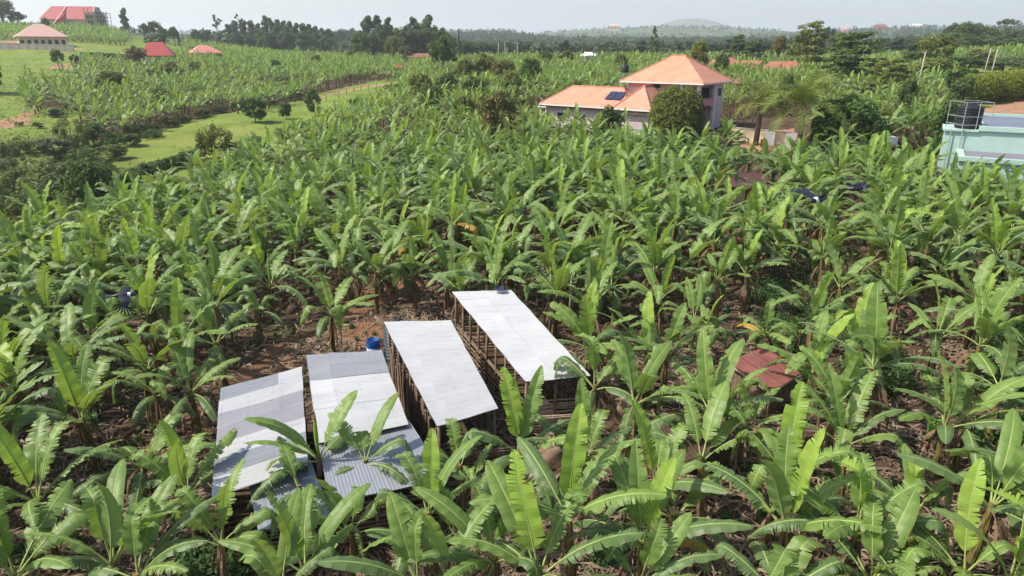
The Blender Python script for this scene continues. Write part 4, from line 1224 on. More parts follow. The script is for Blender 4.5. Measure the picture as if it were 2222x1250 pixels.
# ------------------------------------------------------------------ far houses
def far_house(label, u, Y, w, d, wh, rh, rz, wall, roof, ridge=.35, over=.6, windows=4, gable=False, name='far_house', dz=0., arches=False):
    p_ = ground_u(u, Y); p_.z += dz
    root = tag(empty(name, p_, rz+math.atan2(-p_.x, p_.y)), label, 'house')
    mb = MB(); mb.box((0, 0, wh/2-1), (w, d, wh+2)); 
    if gable:
        for x in (-w/2, w/2): mb.add([(x, -d/2, wh), (x, d/2, wh), (x, 0, wh+rh*.95)], [(0, 1, 2)])
    mb.build('wall', M[wall], root)
    W, D = w/2+over, d/2+over
    rr = w/2*ridge if not gable else W
    v = [(-W, -D, wh), (W, -D, wh), (W, D, wh), (-W, D, wh), (-rr, 0, wh+rh), (rr, 0, wh+rh), (-W, -D, wh-.2), (W, -D, wh-.2), (W, D, wh-.2), (-W, D, wh-.2)]
    mb = MB(); mb.add(v, [(0, 1, 5, 4), (2, 3, 4, 5)]+([] if gable else [(1, 2, 5), (3, 0, 4)])+([] if gable else [(6, 9, 8, 7)])+[(0, 6, 7, 1), (1, 7, 8, 2), (2, 8, 9, 3), (3, 9, 6, 0)]); mb.build('roof', M[roof], root)
    for k in range(windows):
        x = -w/2+w*(k+.5)/windows
        mb = MB()
        if arches:
            pts = [(x-.6, .2), (x+.6, .2), (x+.6, 1.7)]+[(x+.6*math.cos(a), 1.7+.6*math.sin(a)) for a in np.linspace(.3, PI-.3, 6)]+[(x-.6, 1.7)]
            n = len(pts)
            mb.add([(q_[0], -d/2-.04, q_[1]) for q_ in pts]+[(q_[0], -d/2+.05, q_[1]) for q_ in pts], [tuple(range(n))]+[(i, (i+1) % n, n+(i+1) % n, n+i) for i in range(n)])
        else: mb.box((x, -d/2-.01, wh*.52), (w/windows*.38, .08, wh*.4))
        mb.build('window', M['dark'], root)
    return root
far_house('pale pink roofed bungalow with arched openings inside a block wall, upper left', 93, 285, 15.5, 11, 3.4, 4.6, R(4), 'wall_cream', 'roof_pink', .22, 1.0, 7, name='bungalow', arches=True)
far_house('red roofed white house standing just beyond the banana hill, upper left', 346, 225, 8.6, 8, 3.2, 3.9, R(-8), 'wall_white', 'roof_red', .45, .6, 3, name='small_house')
far_house('pink roofed house showing only its roof above the banana hill', 446, 255, 9.0, 8, 1.8, 2.5, R(12), 'wall_white', 'roof_rose', .30, .6, 3, name='small_house', dz=1.0)
far_house('tiny orange red roof left of the tall dark tree', 868, 205, 4.0, 4, 1.9, 1.0, R(10), 'wall_cream', 'roof_red', .5, .4, 2, name='small_house', dz=.2)
far_house('long low building with a brown roof and white wall left of the tall dark tree', 918, 250, 9.5, 5, 2.6, 1.2, R(-6), 'wall_white', 'roof_rust', .8, .5, 4, name='low_building', dz=.8)
far_house('red roofed house partly hidden right behind the orange tiled house', 1570, 172, 7.5, 6, 3.0, 1.4, R(14), 'wall_cream', 'roof_faded', .4, .5, 3, name='small_house')
far_house('white gabled house with a rusty red roof right behind the orange tiled house', 1622, 166, 5.2, 6, 2.8, 1.2, R(-20), 'wall_white', 'roof_faded', .6, .4, 2, True, name='small_house')
far_house('orange red roofed house at the foot of the flat topped trees', 1694, 150, 8.2, 6.5, 2.8, 1.8, R(8), 'wall_white', 'roof_faded', .55, .6, 3, name='small_house')
far_house('low shed with a brown roof just above the orange tiled eave', 1612, 124, 3.4, 3, 2.4, .8, R(6), 'wall_block', 'roof_rust', .6, .3, 1, name='small_shed')
far_house('white roofed shed among the bananas behind the dark utility pole', 1276, 205, 3.4, 3, 2.4, .9, R(25), 'wall_white', 'white_thing', .5, .3, 2, name='small_shed', dz=1.2)
far_house('orange walled far house on the hazy ridge right of the flat topped trees', 1908, 1500, 24, 14, 10, 4, 0, 'clay', 'roof_rust', .5, .6, 4, name='far_house', dz=2)
far_house('pink roofed far house on the hazy ridge above the flat topped trees', 1832, 1550, 20, 12, 6, 5, 0, 'wall_white', 'roof_rose', .5, .6, 4, name='far_house', dz=2)
far_house('white far house on the hazy ridge among tall trees', 1985, 1520, 26, 12, 7, 3, 0, 'wall_white', 'wall_white', .5, .6, 4, name='far_house', dz=2)
far_house('cream far house in the fields below the conical hill', 1332, 2300, 40, 20, 12, 6, 0, 'wall_cream', 'roof_pink', .5, .6, 4, name='far_house', dz=1)
wall_run('compound_wall', 'pale block wall round the pink roofed bungalow', ground_u(-40, 262), ground_u(160, 262), 2.3, .25, 'wall_block')
wall_run('long_wall', 'long low grey wall behind the peak of the orange tiled house', ground_u(1300, 195), ground_u(1442, 195), 1.9, .25, 'wall_block')
p = ground_u(1926, 74); root = tag(empty('white_shelter', p, .3), 'small bright white sheet shelter among dark foliage on the right', 'shelter')
mb = MB(); mb.box((0, 0, 1.7), (1.0, .9, .8)); mb.build('cover', M['white_thing'], root)
for x, y in ((-.45, -.4), (.45, -.4), (-.45, .4), (.45, .4)):
    mb = MB(); mb.beam((x, y, -.2), (x, y, 1.32), .06); mb.build('post', M['metal'], root)

# church on the hill
p = ground_u(166, 415); p.z -= 3.2; CRZ = R(-22)+math.atan2(-p.x, p.y); church = tag(empty('church', p, CRZ), 'red roofed church with a scaffolded front on the hill, upper left', 'church')
p.z = p.z
CB = 1.2
mb = MB(); mb.box((-2, 0, 3.2+CB), (26, 13, 8.4)); mb.build('wall', M['wall_cream'], church)
mb = MB(); mb.add([(-15.8, -7.6, 7.2+CB), (12.0, -7.6, 7.2+CB), (12.0, 7.6, 7.2+CB), (-15.8, 7.6, 7.2+CB), (-11, 0, 14.4+CB), (12.2, 0, 14.4+CB)], [(0, 1, 5, 4), (2, 3, 4, 5), (3, 0, 4), (1, 2, 5)]); mb.build('nave_roof', M['roof_red'], church)
mb = MB(); mb.add([(-4.5, -7.2, 8.0+CB), (-1.6, -7.2, 8.0+CB), (-3.0, -7.2, 9.2+CB), (-9.4, -13, 1.2+CB), (-5.0, -13, 1.2+CB), (-7.2, -13, 3.6+CB), (-3.0, -1.0, 13.4+CB)], [(0, 2, 5, 3), (2, 1, 4, 5), (3, 5, 4), (0, 6, 2), (2, 6, 1)]); mb.build('transept_roof', M['roof_red'], church)
mb = MB(); mb.beam((-2.9, -.3, 14.3+CB), (-7.1, -13, 3.7+CB), .5, .25); mb.build('ridge_trim', M['roof_pink'], church)
mb = MB(); mb.box((-7.2, -11, 1+CB), (4.0, 4.0, 3.4)); mb.build('side_porch', M['wall_cream'], church)
mb = MB(); mb.add([(12.3, -7, -1), (12.3, 7, -1), (12.3, 7, 9.4+CB), (12.3, 3.0, 14.0+CB), (12.3, -3.0, 14.0+CB), (12.3, -7, 9.4+CB), (13.3, -7, -1), (13.3, 7, -1), (13.3, 7, 9.4+CB), (13.3, 3.0, 14.0+CB), (13.3, -3.0, 14.0+CB), (13.3, -7, 9.4+CB)], [(0, 1, 2, 3, 4, 5), (11, 10, 9, 8, 7, 6)]+[(i, (i+1) % 6, 6+(i+1) % 6, 6+i) for i in range(6)])
mb.build('front_gable', M['wall_block'], church)
for y in (-6.8, 6.8):
    mb = MB(); mb.box((11.6, y, 4.6+CB), (4.6, 3.6, 11.6)); t_ = mb.build('tower', M['wall_cream'], church)
    for z in (2.0, 5.4, 8.4):
        mb = MB()
        for x in (10.6, 12.4): mb.box((x, y-1.83, z+CB), (.9, .1, 2.0))
        mb.build('window', M['dark'], t_)
for k in range(7):
    mb = MB(); x = -12.5+3.1*k
    if -10 < x < -4: continue
    mb.box((x, -6.53, 3.6+CB), (1.1, .1, 2.6)); mb.build('window', M['dark'], church)
church.scale = (.97, .97, .97)
root = tag(empty('scaffolding', p, CRZ), 'grey pole scaffolding round the front of the red roofed church', 'scaffolding')
for i, x in enumerate((9.5, 11.6, 13.9, 16.2)):
    for y in (-9.4, -4.5, 0., 4.5, 9.4) if x > 13 else (-9.4,):
        mb = MB(); mb.beam((x, y, -1), (x, y, 14.4-.6*i), .22); mb.build('pole', M['timber'], root)
for z in np.arange(1.5, 14, 2.1):
    mb = MB(); root.scale = (.97, .97, .97); mb.beam((9.2, -9.4, z), (16.4, -9.4, z), .2); mb.beam((16.2, -9.4, z), (16.2, 9.4, z), .2); mb.beam((13.9, -9.4, z), (13.9, 9.4, z), .2); mb.build('ledger', M['timber'], root)
# ------------------------------------------------------------------ trees and shrubs: one of each kind, then copies
def leaf_cloud(rng, blobs, per, size, flat=.0, up=.35):
    """many leaf-sized quads spread through a set of ellipsoid clumps; blobs = rows x, y, z, rx, ry, rz"""
    Vs, k = [], 0
    for (x, y, z, rx, ry, rz) in blobs:
        n = int(per*rng.uniform(.7, 1.3))
        d = rng.normal(0, 1, (n, 3)); d /= np.linalg.norm(d, axis=1)[:, None]
        rad = rng.uniform(.45, 1.05, n)**.6
        P = np.array([x, y, z]) + d*rad[:, None]*np.array([rx, ry, rz])
        N = d*np.array([1, 1, 1]) + rng.normal(0, .55, (n, 3)) + np.array([0, 0, up])
        if flat: N[:, 2] += flat
        N /= np.linalg.norm(N, axis=1)[:, None]
        A = np.cross(N, rng.normal(0, 1, (n, 3))); A /= np.linalg.norm(A, axis=1)[:, None]+1e-9
        B = np.cross(N, A)
        s = size*rng.uniform(.6, 1.3, n)[:, None]
        q = np.stack([P-A*s, P+B*s*.5-N*s*.15, P+A*s, P-B*s*.5-N*s*.15], 1)
        Vs.append(q)
    V = np.concatenate(Vs).reshape(-1, 3)
    return V, np.arange(len(V)).reshape(-1, 4)

def limbs(rng, blobs, z0=.0, z1=.62, r=.022, bend=.03):
    mb = MB()
    mx, my = rng.normal(0, bend, 2)
    pts = [(mx*t*t, my*t*t, z0-.03+(z1-z0+.03)*t) for t in np.linspace(0, 1, 6)]
    mb.tube(pts, [r*1.35, r*1.05, r*.95, r*.8, r*.62, r*.3], 7, 0, wob=.2, rng=rng)
    for b in blobs[:: max(1, len(blobs)//10)]:
        t = rng.uniform(.35, .9); p = Vector(pts[int(t*5)])
        q = Vector(b[:3])
        mid = p.lerp(q, .5)+Vector((0, 0, .02))
        mb.tube([p, mid, q], [r*.5, r*.32, r*.12], 5, 0)
    return mb

TREE_LIB = {}
def make_kind(kind, variants=3):
    out = []
    for v in range(variants):
        rng = np.random.default_rng(abs(hash_s(kind))+v*17)
        bl = []
        if kind == 'broad':
            for _ in range(26):
                a = rng.uniform(0, 6.28); e = rng.uniform(-.5, 1.4); k = rng.uniform(.55, 1)
                r = rng.uniform(.09, .16)
                bl.append((math.cos(a)*math.cos(e)*.36*k, math.sin(a)*math.cos(e)*.36*k, .60+math.sin(e)*.29*k, r, r, r*.8))
            V, Q = leaf_cloud(rng, bl, 95, .034); tr = limbs(rng, bl)
        elif kind == 'bush':
            for _ in range(30):
                a = rng.uniform(0, 6.28); e = rng.uniform(-1.0, 1.45); k = rng.uniform(.5, 1)
                r = rng.uniform(.09, .17)
                bl.append((math.cos(a)*math.cos(e)*.40*k, math.sin(a)*math.cos(e)*.40*k, max(.10, .50+math.sin(e)*.38*k), r, r, r*.9))
            V, Q = leaf_cloud(rng, bl, 95, .040); tr = limbs(rng, bl, z1=.55, r=.018)
        elif kind == 'topiary':
            for q_ in range(90):
                a = 2.399*q_; e = math.asin(-.92+1.9*q_/89)
                r = rng.uniform(.10, .125)
                bl.append((math.cos(a)*math.cos(e)**.7*.40, math.sin(a)*math.cos(e)**.7*.40, max(.08, .49+math.sin(e)*.41), r, r, r))
            V, Q = leaf_cloud(rng, bl, 360, .017); tr = limbs(rng, bl[:8], z1=.5, r=.02)
        elif kind == 'scrub':
            for _ in range(34):
                a = rng.uniform(0, 6.28); k = math.sqrt(rng.random())
                r = rng.uniform(.06, .13)
                z = rng.uniform(.15, .9)*(1-.35*k)
                bl.append((math.cos(a)*.42*k, math.sin(a)*.42*k, z, r, r, r*1.3))
            V, Q = leaf_cloud(rng, bl, 80, .030); tr = limbs(rng, bl, z1=.7, r=.012)
        elif kind == 'euc':
            n = 20
            for i in range(n):
                t = i/(n-1); z = .22+.72*t; a = rng.uniform(0, 6.28); k = (.34*(1-t)**.6+.05)*rng.uniform(.2, 1)
                r = rng.uniform(.14, .22)*(1-.35*t)
                bl.append((math.cos(a)*k, math.sin(a)*k, z, r, r, r*.5))
            V, Q = leaf_cloud(rng, bl, 105, .040); tr = limbs(rng, bl, z1=.9, r=.013)
        elif kind == 'sparse':
            for i in range(15):
                t = rng.random(); z = .35+.6*t; a = rng.uniform(0, 6.28); k = .36*rng.uniform(.4, 1)*(1-.5*t)
                r = rng.uniform(.05, .10)
                bl.append((math.cos(a)*k, math.sin(a)*k, z, r, r, r*.5))
            V, Q = leaf_cloud(rng, bl, 60, .030); tr = limbs(rng, bl, z1=.92, r=.011)
            for b in bl: tr.tube([(0, 0, b[2]-.16), (b[0]*.6, b[1]*.6, b[2]-.06), b[:3]], [.007, .005, .002], 4)
        elif kind == 'layer':
            nl = 7
            for i in range(nl):
                t = i/(nl-1); z = .36+.60*t; rad = .44*(1-.55*t**1.5)*rng.uniform(.85, 1.05)
                for _ in range(int(9*(1-.45*t))+2):
                    a = rng.uniform(0, 6.28); k = rad*math.sqrt(rng.uniform(.05, 1))
                    r = rng.uniform(.09, .15)
                    bl.append((math.cos(a)*k, math.sin(a)*k, z+rng.normal(0, .026), r, r, .034))
            V, Q = leaf_cloud(rng, bl, 62, .030, flat=.8); tr = limbs(rng, bl, z1=.93, r=.018)
        elif kind == 'umbrella':
            for i in range(22):
                a = rng.uniform(0, 6.28); k = .44*math.sqrt(rng.random()); r = rng.uniform(.07, .12)
                bl.append((math.cos(a)*k, math.sin(a)*k, .86+.1*(1-(k/.44)**2)+rng.normal(0, .015), r, r, .05))
            V, Q = leaf_cloud(rng, bl, 60, .028, flat=.8); tr = limbs(rng, bl[:3], z1=.72, r=.016)
            for b in bl[::2]: tr.tube([(0, 0, .5), (b[0]*.5, b[1]*.5, .72), b[:3]], [.012, .008, .003], 4)
        elif kind == 'conifer':
            for i in range(18):
                t = i/17; z = .12+.85*t
                for _ in range(3):
                    a = rng.uniform(0, 6.28); k = .36*(1-t)**.8*rng.uniform(.4, 1); r = rng.uniform(.07, .12)*(1-.6*t)
                    bl.append((math.cos(a)*k, math.sin(a)*k, z, r, r, r*.4))
            V, Q = leaf_cloud(rng, bl, 40, .030); tr = limbs(rng, bl[:4], z1=.95, r=.013)
        me = quad_mesh('tree_crown_'+kind, V, Q, [M['fol_mid']])
        out.append((me, tr.mesh('tree_trunk_'+kind, [M['bark']], True)))
    TREE_LIB[kind] = out
def hash_s(s): return sum(ord(c)*(i+7) for i, c in enumerate(s))
for k_, n_ in (('broad', 4), ('bush', 4), ('topiary', 1), ('scrub', 4), ('euc', 4), ('sparse', 2), ('layer', 3), ('umbrella', 1), ('conifer', 2)): make_kind(k_, n_)
TN = [0]
def tree(name, label, kind, loc, h, w, mat, group=None, cat='tree', sink=0., bark=None):
    TN[0] += 1; i = TN[0]
    rng = np.random.default_rng(900+i)
    lib = TREE_LIB[kind]; cr, tr = lib[i % len(lib)]
    root = empty(name, (loc[0], loc[1], loc[2]-sink), rng.uniform(0, 6.28)); tag(root, label, cat, group)
    t = link('trunk', tr, root); t.scale = (w, w, h)
    c = link('crown', cr, root); c.scale = (w, w, h)
    c.material_slots[0].link = 'OBJECT'; c.material_slots[0].material = M[mat]
    if bark: t.material_slots[0].link = 'OBJECT'; t.material_slots[0].material = M[bark]
    return root
def tree_px(name, label, kind, u, Y, vtop, wpx, mat, group=None, cat='tree', bark=None, vbase=None, sink=0.):
    p = ground_u(u, Y)
    if vbase is not None: p = on_ground(u, vbase); Y = p.y
    top = at(u, vtop, Y)
    d = Y*CP-(p.z-H)*SP
    h = max(1.0, top.z-p.z)
    return tree(name, label, kind, p, h+sink, wpx/F*d, mat, group, cat, sink, bark)

# -- single trees, each with its own look and place
T = tree_px
T('dark_tree', 'big dark tree cut by the left edge on the church hill', 'broad', 12, 395, -6, 78, 'fol_dark')
T('dark_tree', 'lower dark tree sloping down right of the big tree on the church hill', 'broad', 42, 400, 22, 46, 'fol_dark')
T('small_tree', 'small dark palm like tree between the pink bungalow and the church', 'broad', 103, 380, 36, 20, 'fol_dark')
T('small_tree', 'small round tree standing on bare earth in the upper left meadow', 'broad', 131, 195, 103, 34, 'fol_mango')
T('low_bush', 'low dark bush beside the small round meadow tree', 'bush', 166, 200, 113, 24, 'fol_dark', cat='bush')
T('dark_tree', 'dark rounded tree at the left picture edge casting shade on the meadow', 'bush', -12, 150, 112, 66, 'fol_dark')
T('dark_tree', 'dark brown tree in front of the red roofed white house', 'broad', 300, 205, 96, 52, 'fol_brown')
T('tall_tree', 'tall lone eucalyptus between the church and the dark tree clump', 'euc', 278, 380, 16, 36, 'fol_euc')
T('tall_tree', 'thin open tree with gaps on the skyline right of the white pole', 'sparse', 476, 420, 27, 44, 'fol_grey', bark='pale_bark')
T('tall_tree', 'open topped tree with a separate tuft above, on the left skyline', 'sparse', 526, 420, 27, 36, 'fol_euc')
for i, (u, Y, vt, w, k, m) in enumerate([(316, 360, 48, 30, 'broad', 'fol_dark'), (338, 365, 42, 40, 'broad', 'fol_dark'), (358, 350, 58, 34, 'broad', 'fol_dark'), (381, 340, 55, 34, 'broad', 'fol_dark'), (345, 320, 70, 46, 'bush', 'fol_mid'), (392, 330, 78, 12, 'bush', 'fol_dark'), (325, 330, 74, 30, 'bush', 'fol_dark')]):
    T('clump_tree', 'dark tree of the clump behind the red roofed white house', k, u, Y, vt, w, m, 'dark tree clump behind the red roofed house')
for i, (u, vt, w) in enumerate([(500, 52, 26), (514, 44, 26), (536, 44, 28), (550, 44, 24), (566, 50, 24), (582, 33, 22), (594, 38, 26), (608, 42, 26), (622, 44, 24), (634, 45, 26), (648, 49, 28), (662, 50, 26), (676, 52, 28), (690, 56, 24), (704, 60, 26), (716, 62, 24)]):
    T('belt_tree', 'dense dark eucalyptus in the tree belt behind the banana hill', 'euc', u, 405+(i*37) % 50, vt, w*1.7, ['fol_euc', 'fol_dark', 'fol_euc', 'fol_mid'][i % 4], 'eucalyptus belt behind the banana hill')
for i, (u, vt, w) in enumerate([(510, 68, 30), (560, 70, 34), (600, 68, 34), (640, 70, 36), (680, 74, 34), (712, 76, 30), (535, 72, 30), (660, 66, 30), (620, 62, 30), (580, 62, 30)]):
    T('belt_tree', 'dense dark eucalyptus in the tree belt behind the banana hill', 'broad', u, 380+(i*29) % 30, vt, w*1.5, ['fol_euc', 'fol_dark'][i % 2], 'eucalyptus belt behind the banana hill')
for i, (u, vt, w) in enumerate([(728, 64, 26), (742, 60, 24), (754, 62, 26), (766, 58, 24), (778, 64, 26), (736, 74, 40), (770, 74, 40)]):
    T('belt_tree', 'hazy tree of the farther wood left of the tall grove', 'broad', u, 640+(i*31) % 80, vt, w*1.5, 'fol_far', 'farther wood left of the tall grove')
T('grove_tree', 'leftmost tall full tree of the grove at the middle skyline', 'euc', 804, 330, 33, 62, 'fol_euc')
T('grove_tree', 'tall tree with a double top, second from the left in the middle grove', 'euc', 822, 335, 32, 58, 'fol_euc')
T('grove_tree', 'lower bushy tree in front of the double topped grove tree', 'broad', 836, 320, 46, 62, 'fol_euc')
T('grove_tree', 'slim separate tree standing just right of the leftmost grove trees', 'euc', 847, 340, 36, 46, 'fol_euc')
T('grove_tree', 'pointed tree rising alone over the middle of the grove', 'euc', 899, 335, 36, 58, 'fol_euc')
T('grove_tree', 'rightmost tall tree of the middle grove, sky showing through its crown', 'euc', 932, 335, 31, 72, 'fol_mid', bark='pale_bark')
for i, (u, vt, w) in enumerate([(812, 70, 44), (868, 54, 44), (886, 52, 44), (905, 60, 44), (925, 56, 44), (945, 52, 40), (958, 56, 40), (790, 62, 40), (830, 56, 44), (972, 70, 36), (890, 78, 60), (920, 78, 50)]):
    T('grove_tree', 'lower bushy tree filling the middle grove under the tall crowns', 'broad', u, 300+(i*23) % 40, vt, w*1.4, ['fol_euc', 'fol_mid'][i % 2], 'understorey of the middle grove')
T('yellow_tree', 'yellowish broad tree at the foot of the middle grove', 'broad', 856, 265, 72, 44, 'fol_olive')
T('grey_bush', 'grey brown bush between the yellowish tree and the low brown roof', 'bush', 884, 250, 94, 40, 'fol_grey', cat='bush')
T('tall_tree', 'tall dark near tree with a bare lower trunk left of centre', 'broad', 962, 150, 72, 70, 'fol_mango', bark='pale_bark', vbase=180)
T('cypress', 'slim pointed dark tree right of the tall dark tree', 'conifer', 997, 290, 62, 22, 'fol_dark')
T('grey_tree', 'grey feathery conifer rising above the long grey wall', 'conifer', 1416, 240, 56, 52, 'fol_grey')
T('yellow_tree', 'yellow green tree right behind the peak of the orange tiled house', 'broad', 1514, 158, 80, 54, 'fol_yellow')
T('layered_tree', 'small layered tree above the red roofed houses', 'layer', 1596, 200, 78, 54, 'fol_mid')
T('layered_tree', 'low dark spreading tree over the red roofed houses', 'layer', 1628, 190, 92, 70, 'fol_dark')
T('yellow_tree', 'brownish yellow tree beside the tall layered tree', 'broad', 1684, 195, 72, 46, 'fol_brown')
T('layered_tree', 'tall layered tree with thin tiers above the orange red roof', 'layer', 1746, 165, 50, 108, 'fol_olive')
T('layered_tree', 'wide dark flat topped tree with many tiers, right of centre skyline', 'layer', 1836, 128, 72, 165, 'fol_mid')
T('layered_tree', 'low olive spreading tree right of the wide flat topped tree', 'layer', 1925, 118, 128, 120, 'fol_olive')
T('grey_tree', 'hazy grey round tree peeking behind the tall layered tree', 'broad', 1786, 420, 54, 26, 'fol_far')
T('grey_tree', 'small hazy tree next to the hazy grey round one', 'broad', 1800, 400, 56, 18, 'fol_far')
T('pale_tree', 'pale grey green tree between the two layered trees', 'broad', 1806, 230, 66, 44, 'fol_grey')
T('olive_tree', 'big olive brown tree behind the grey utility pole on the right', 'broad', 2022, 160, 66, 100, 'fol_olive')
T('dark_tree', 'dark tree left of the big olive brown tree', 'layer', 1972, 165, 96, 64, 'fol_dark')
T('olive_tree', 'olive bush tree low below the big olive brown tree', 'bush', 2030, 135, 120, 120, 'fol_olive')
for i, (u, Y, vt, w, k) in enumerate([(2062, 330, 50, 34, 'broad'), (2082, 330, 46, 40, 'broad'), (2102, 340, 50, 36, 'broad'), (2120, 330, 58, 40, 'broad'), (2142, 335, 60, 40, 'broad'), (2198, 330, 66, 44, 'broad'), (2222, 330, 66, 46, 'broad'), (2070, 290, 72, 60, 'broad'), (2110, 280, 80, 66, 'broad'), (2150, 285, 78, 60, 'broad'), (2190, 280, 84, 66, 'broad'), (2225, 280, 88, 60, 'broad'), (2090, 240, 100, 60, 'bush'), (2150, 235, 104, 60, 'bush'), (2200, 240, 104, 66, 'bush'), (2240, 240, 104, 66, 'bush'), (2055, 300, 66, 34, 'broad')]):
    T('wood_tree', 'dark tree of the wood filling the upper right corner', k, u, Y, vt-4, w*1.7, ['fol_euc', 'fol_mid', 'fol_dark'][i % 3], 'wood in the upper right corner')
T('umbrella_tree', 'umbrella shaped tree rising above the wood in the upper right', 'umbrella', 2176, 335, 41, 50, 'fol_euc')
T('olive_tree', 'flat brownish tree behind the twin pale poles', 'layer', 2120, 190, 108, 80, 'fol_brown')
for i, (u, Y, vt, w, m) in enumerate([(1180, 190, 108, 50, 'fol_mid'), (1225, 200, 106, 46, 'fol_olive'), (1310, 215, 100, 40, 'fol_mid'), (1345, 160, 112, 44, 'fol_olive'), (975, 128, 150, 60, 'fol_mid'), (1130, 100, 170, 64, 'fol_olive'), (940, 108, 178, 70, 'fol_mid'), (1010, 95, 192, 60, 'fol_scrub'), (1250, 118, 150, 46, 'fol_mid'), (1560, 150, 108, 40, 'fol_mid'), (1880, 150, 128, 70, 'fol_mid'), (1770, 118, 140, 60, 'fol_olive'), (1960, 92, 160, 60, 'fol_mid'), (1700, 105, 150, 46, 'fol_mid'), (1905, 82, 190, 56, 'fol_olive')]):
    T('grove_bush', 'small leafy tree standing among the far banana plants', ['broad', 'bush', 'scrub'][i % 3], u, Y, vt, w, m, 'small trees among the far bananas')
for i, (u, Y, vt, w, k, m) in enumerate([(2060, 160, 118, 70, 'bush', 'fol_mid'), (2100, 170, 122, 76, 'broad', 'fol_dark'), (2175, 165, 124, 80, 'bush', 'fol_mid'), (2215, 170, 120, 80, 'broad', 'fol_euc'), (2080, 130, 140, 66, 'bush', 'fol_mango'), (2250, 150, 125, 80, 'bush', 'fol_mid'), (2165, 200, 110, 80, 'broad', 'fol_dark'), (2120, 210, 112, 80, 'broad', 'fol_euc')]):
    T('wood_tree', 'bushy tree between the clipped hedge and the upper right wood', k, u, Y, vt, w*1.3, m, 'bushy trees behind the clipped hedge')
for i, (u, v, w, h, m) in enumerate([(120, 345, 90, 60, 'fol_grey'), (190, 352, 80, 50, 'fol_mid'), (60, 335, 80, 60, 'fol_scrub'), (250, 345, 70, 40, 'fol_scrub'), (225, 372, 70, 44, 'fol_mid'), (150, 390, 90, 60, 'fol_mid'), (100, 400, 100, 66, 'fol_scrub'), (30, 385, 100, 66, 'fol_grey'), (255, 408, 70, 56, 'fol_mango'), (0, 430, 110, 70, 'fol_scrub'), (60, 455, 110, 70, 'fol_olive'), (130, 450, 100, 64, 'fol_mid'), (200, 440, 80, 56, 'fol_olive'), (170, 318, 60, 40, 'fol_mid'), (235, 322, 60, 40, 'fol_mango'), (285, 318, 54, 36, 'fol_mid'), (10, 340, 60, 40, 'fol_mid'), (330, 300, 50, 30, 'fol_mango')]):
    T('scrub_bush', 'leafy bush of the thicket below the yellow meadow, lower left', 'scrub' if i % 3 else 'bush', u, 70, v-h*.9, w, m, 'thicket left of the big dark tree', 'bush', vbase=v)
for i, (u, Y, vt, w) in enumerate([(1010, 330, 90, 46), (1050, 340, 92, 50), (1090, 350, 94, 44), (1135, 345, 92, 50), (1180, 350, 94, 46), (1225, 340, 92, 50), (1300, 345, 92, 46), (1345, 350, 90, 50), (1390, 330, 92, 46), (1460, 320, 94, 50), (1545, 300, 92, 50), (1580, 310, 90, 50), (1640, 300, 86, 56), (1710, 290, 84, 60), (1770, 300, 84, 56), (1850, 290, 92, 50), (1900, 300, 86, 60), (1945, 280, 88, 60), (1985, 300, 82, 60)]):
    T('belt_tree', 'dark tree of the low belt beyond the far banana plants', ['broad', 'bush', 'euc'][i % 3], u, Y+(i*17) % 40, vt-6, w*1.3, ['fol_euc', 'fol_dark', 'fol_far'][i % 3], 'low tree belt beyond the far bananas')
# clipped bushes and garden plants
T('clipped_bush', 'great round clipped bush hiding the corner of the orange tiled house', 'topiary', 1463, 84, 182, 120, 'fol_topiary', cat='bush', vbase=None)
T('clipped_bush', 'leftmost round yellow green clipped bush of the right hand hedge', 'topiary', 2118, 111, 158, 92, 'fol_hedge', cat='bush')
T('clipped_bush', 'middle round yellow green clipped bush of the right hand hedge', 'topiary', 2168, 113, 151, 92, 'fol_hedge', cat='bush')
T('clipped_bush', 'third yellow green clipped bush from the left in the right hand hedge', 'topiary', 2218, 115, 148, 100, 'fol_hedge', cat='bush')
T('clipped_bush', 'clipped bush cut by the right picture edge at the end of the hedge', 'topiary', 2268, 117, 146, 100, 'fol_hedge', cat='bush')
T('clipped_bush', 'small clipped bush left of the right hand hedge behind the banana leaf', 'bush', 2085, 105, 160, 70, 'fol_mid', cat='bush')
T('dark_tree', 'large dark glossy tree right of the palm', 'bush', 1840, 73, 190, 165, 'fol_mango')
T('dark_tree', 'dark tree merging with the left side of the large glossy one', 'bush', 1785, 74, 232, 90, 'fol_mango')
T('dark_bush', 'dark bush left of the black roof tank', 'bush', 2038, 66, 196, 78, 'fol_mango', cat='bush')
T('leafy_bush', 'leafy green bush against the low lavender house wall', 'bush', 1320, 83, 222, 74, 'fol_mid', cat='bush')
T('brown_tree', 'broad brownish bush tree standing left of the orange tiled house', 'bush', 1080, 83, 183, 108, 'fol_brown')
T('green_bush', 'bushy green shrub at the far end of the pasture', 'bush', 858, 140, 176, 62, 'fol_mango', cat='bush')
T('olive_tree', 'olive green tree left of the brownish bush tree', 'bush', 916, 125, 152, 70, 'fol_olive')
for i, (u, Y, vt, w, m) in enumerate([(1008, 150, 120, 62, 'fol_olive'), (1052, 150, 108, 72, 'fol_olive'), (1092, 140, 118, 70, 'fol_brown'), (1150, 135, 118, 66, 'fol_mango'), (1110, 120, 150, 70, 'fol_olive'), (1030, 118, 158, 70, 'fol_mid')]):
    T('grove_bush', 'olive bush tree among the bananas in the middle distance', 'bush', u, Y, vt, w, m, 'olive bush trees among the middle bananas')
T('mango_tree', 'round dark mango tree on the pasture, leftmost of three', 'bush', 555, 112, 203, 62, 'fol_mango', vbase=266)
T('mango_tree', 'small sparse mango tree on the pasture, middle of three', 'bush', 622, 118, 219, 36, 'fol_mango', vbase=259)
T('mango_tree', 'tall upright mango tree on the pasture, rightmost of three', 'bush', 684, 122, 188, 42, 'fol_mango', vbase=252)
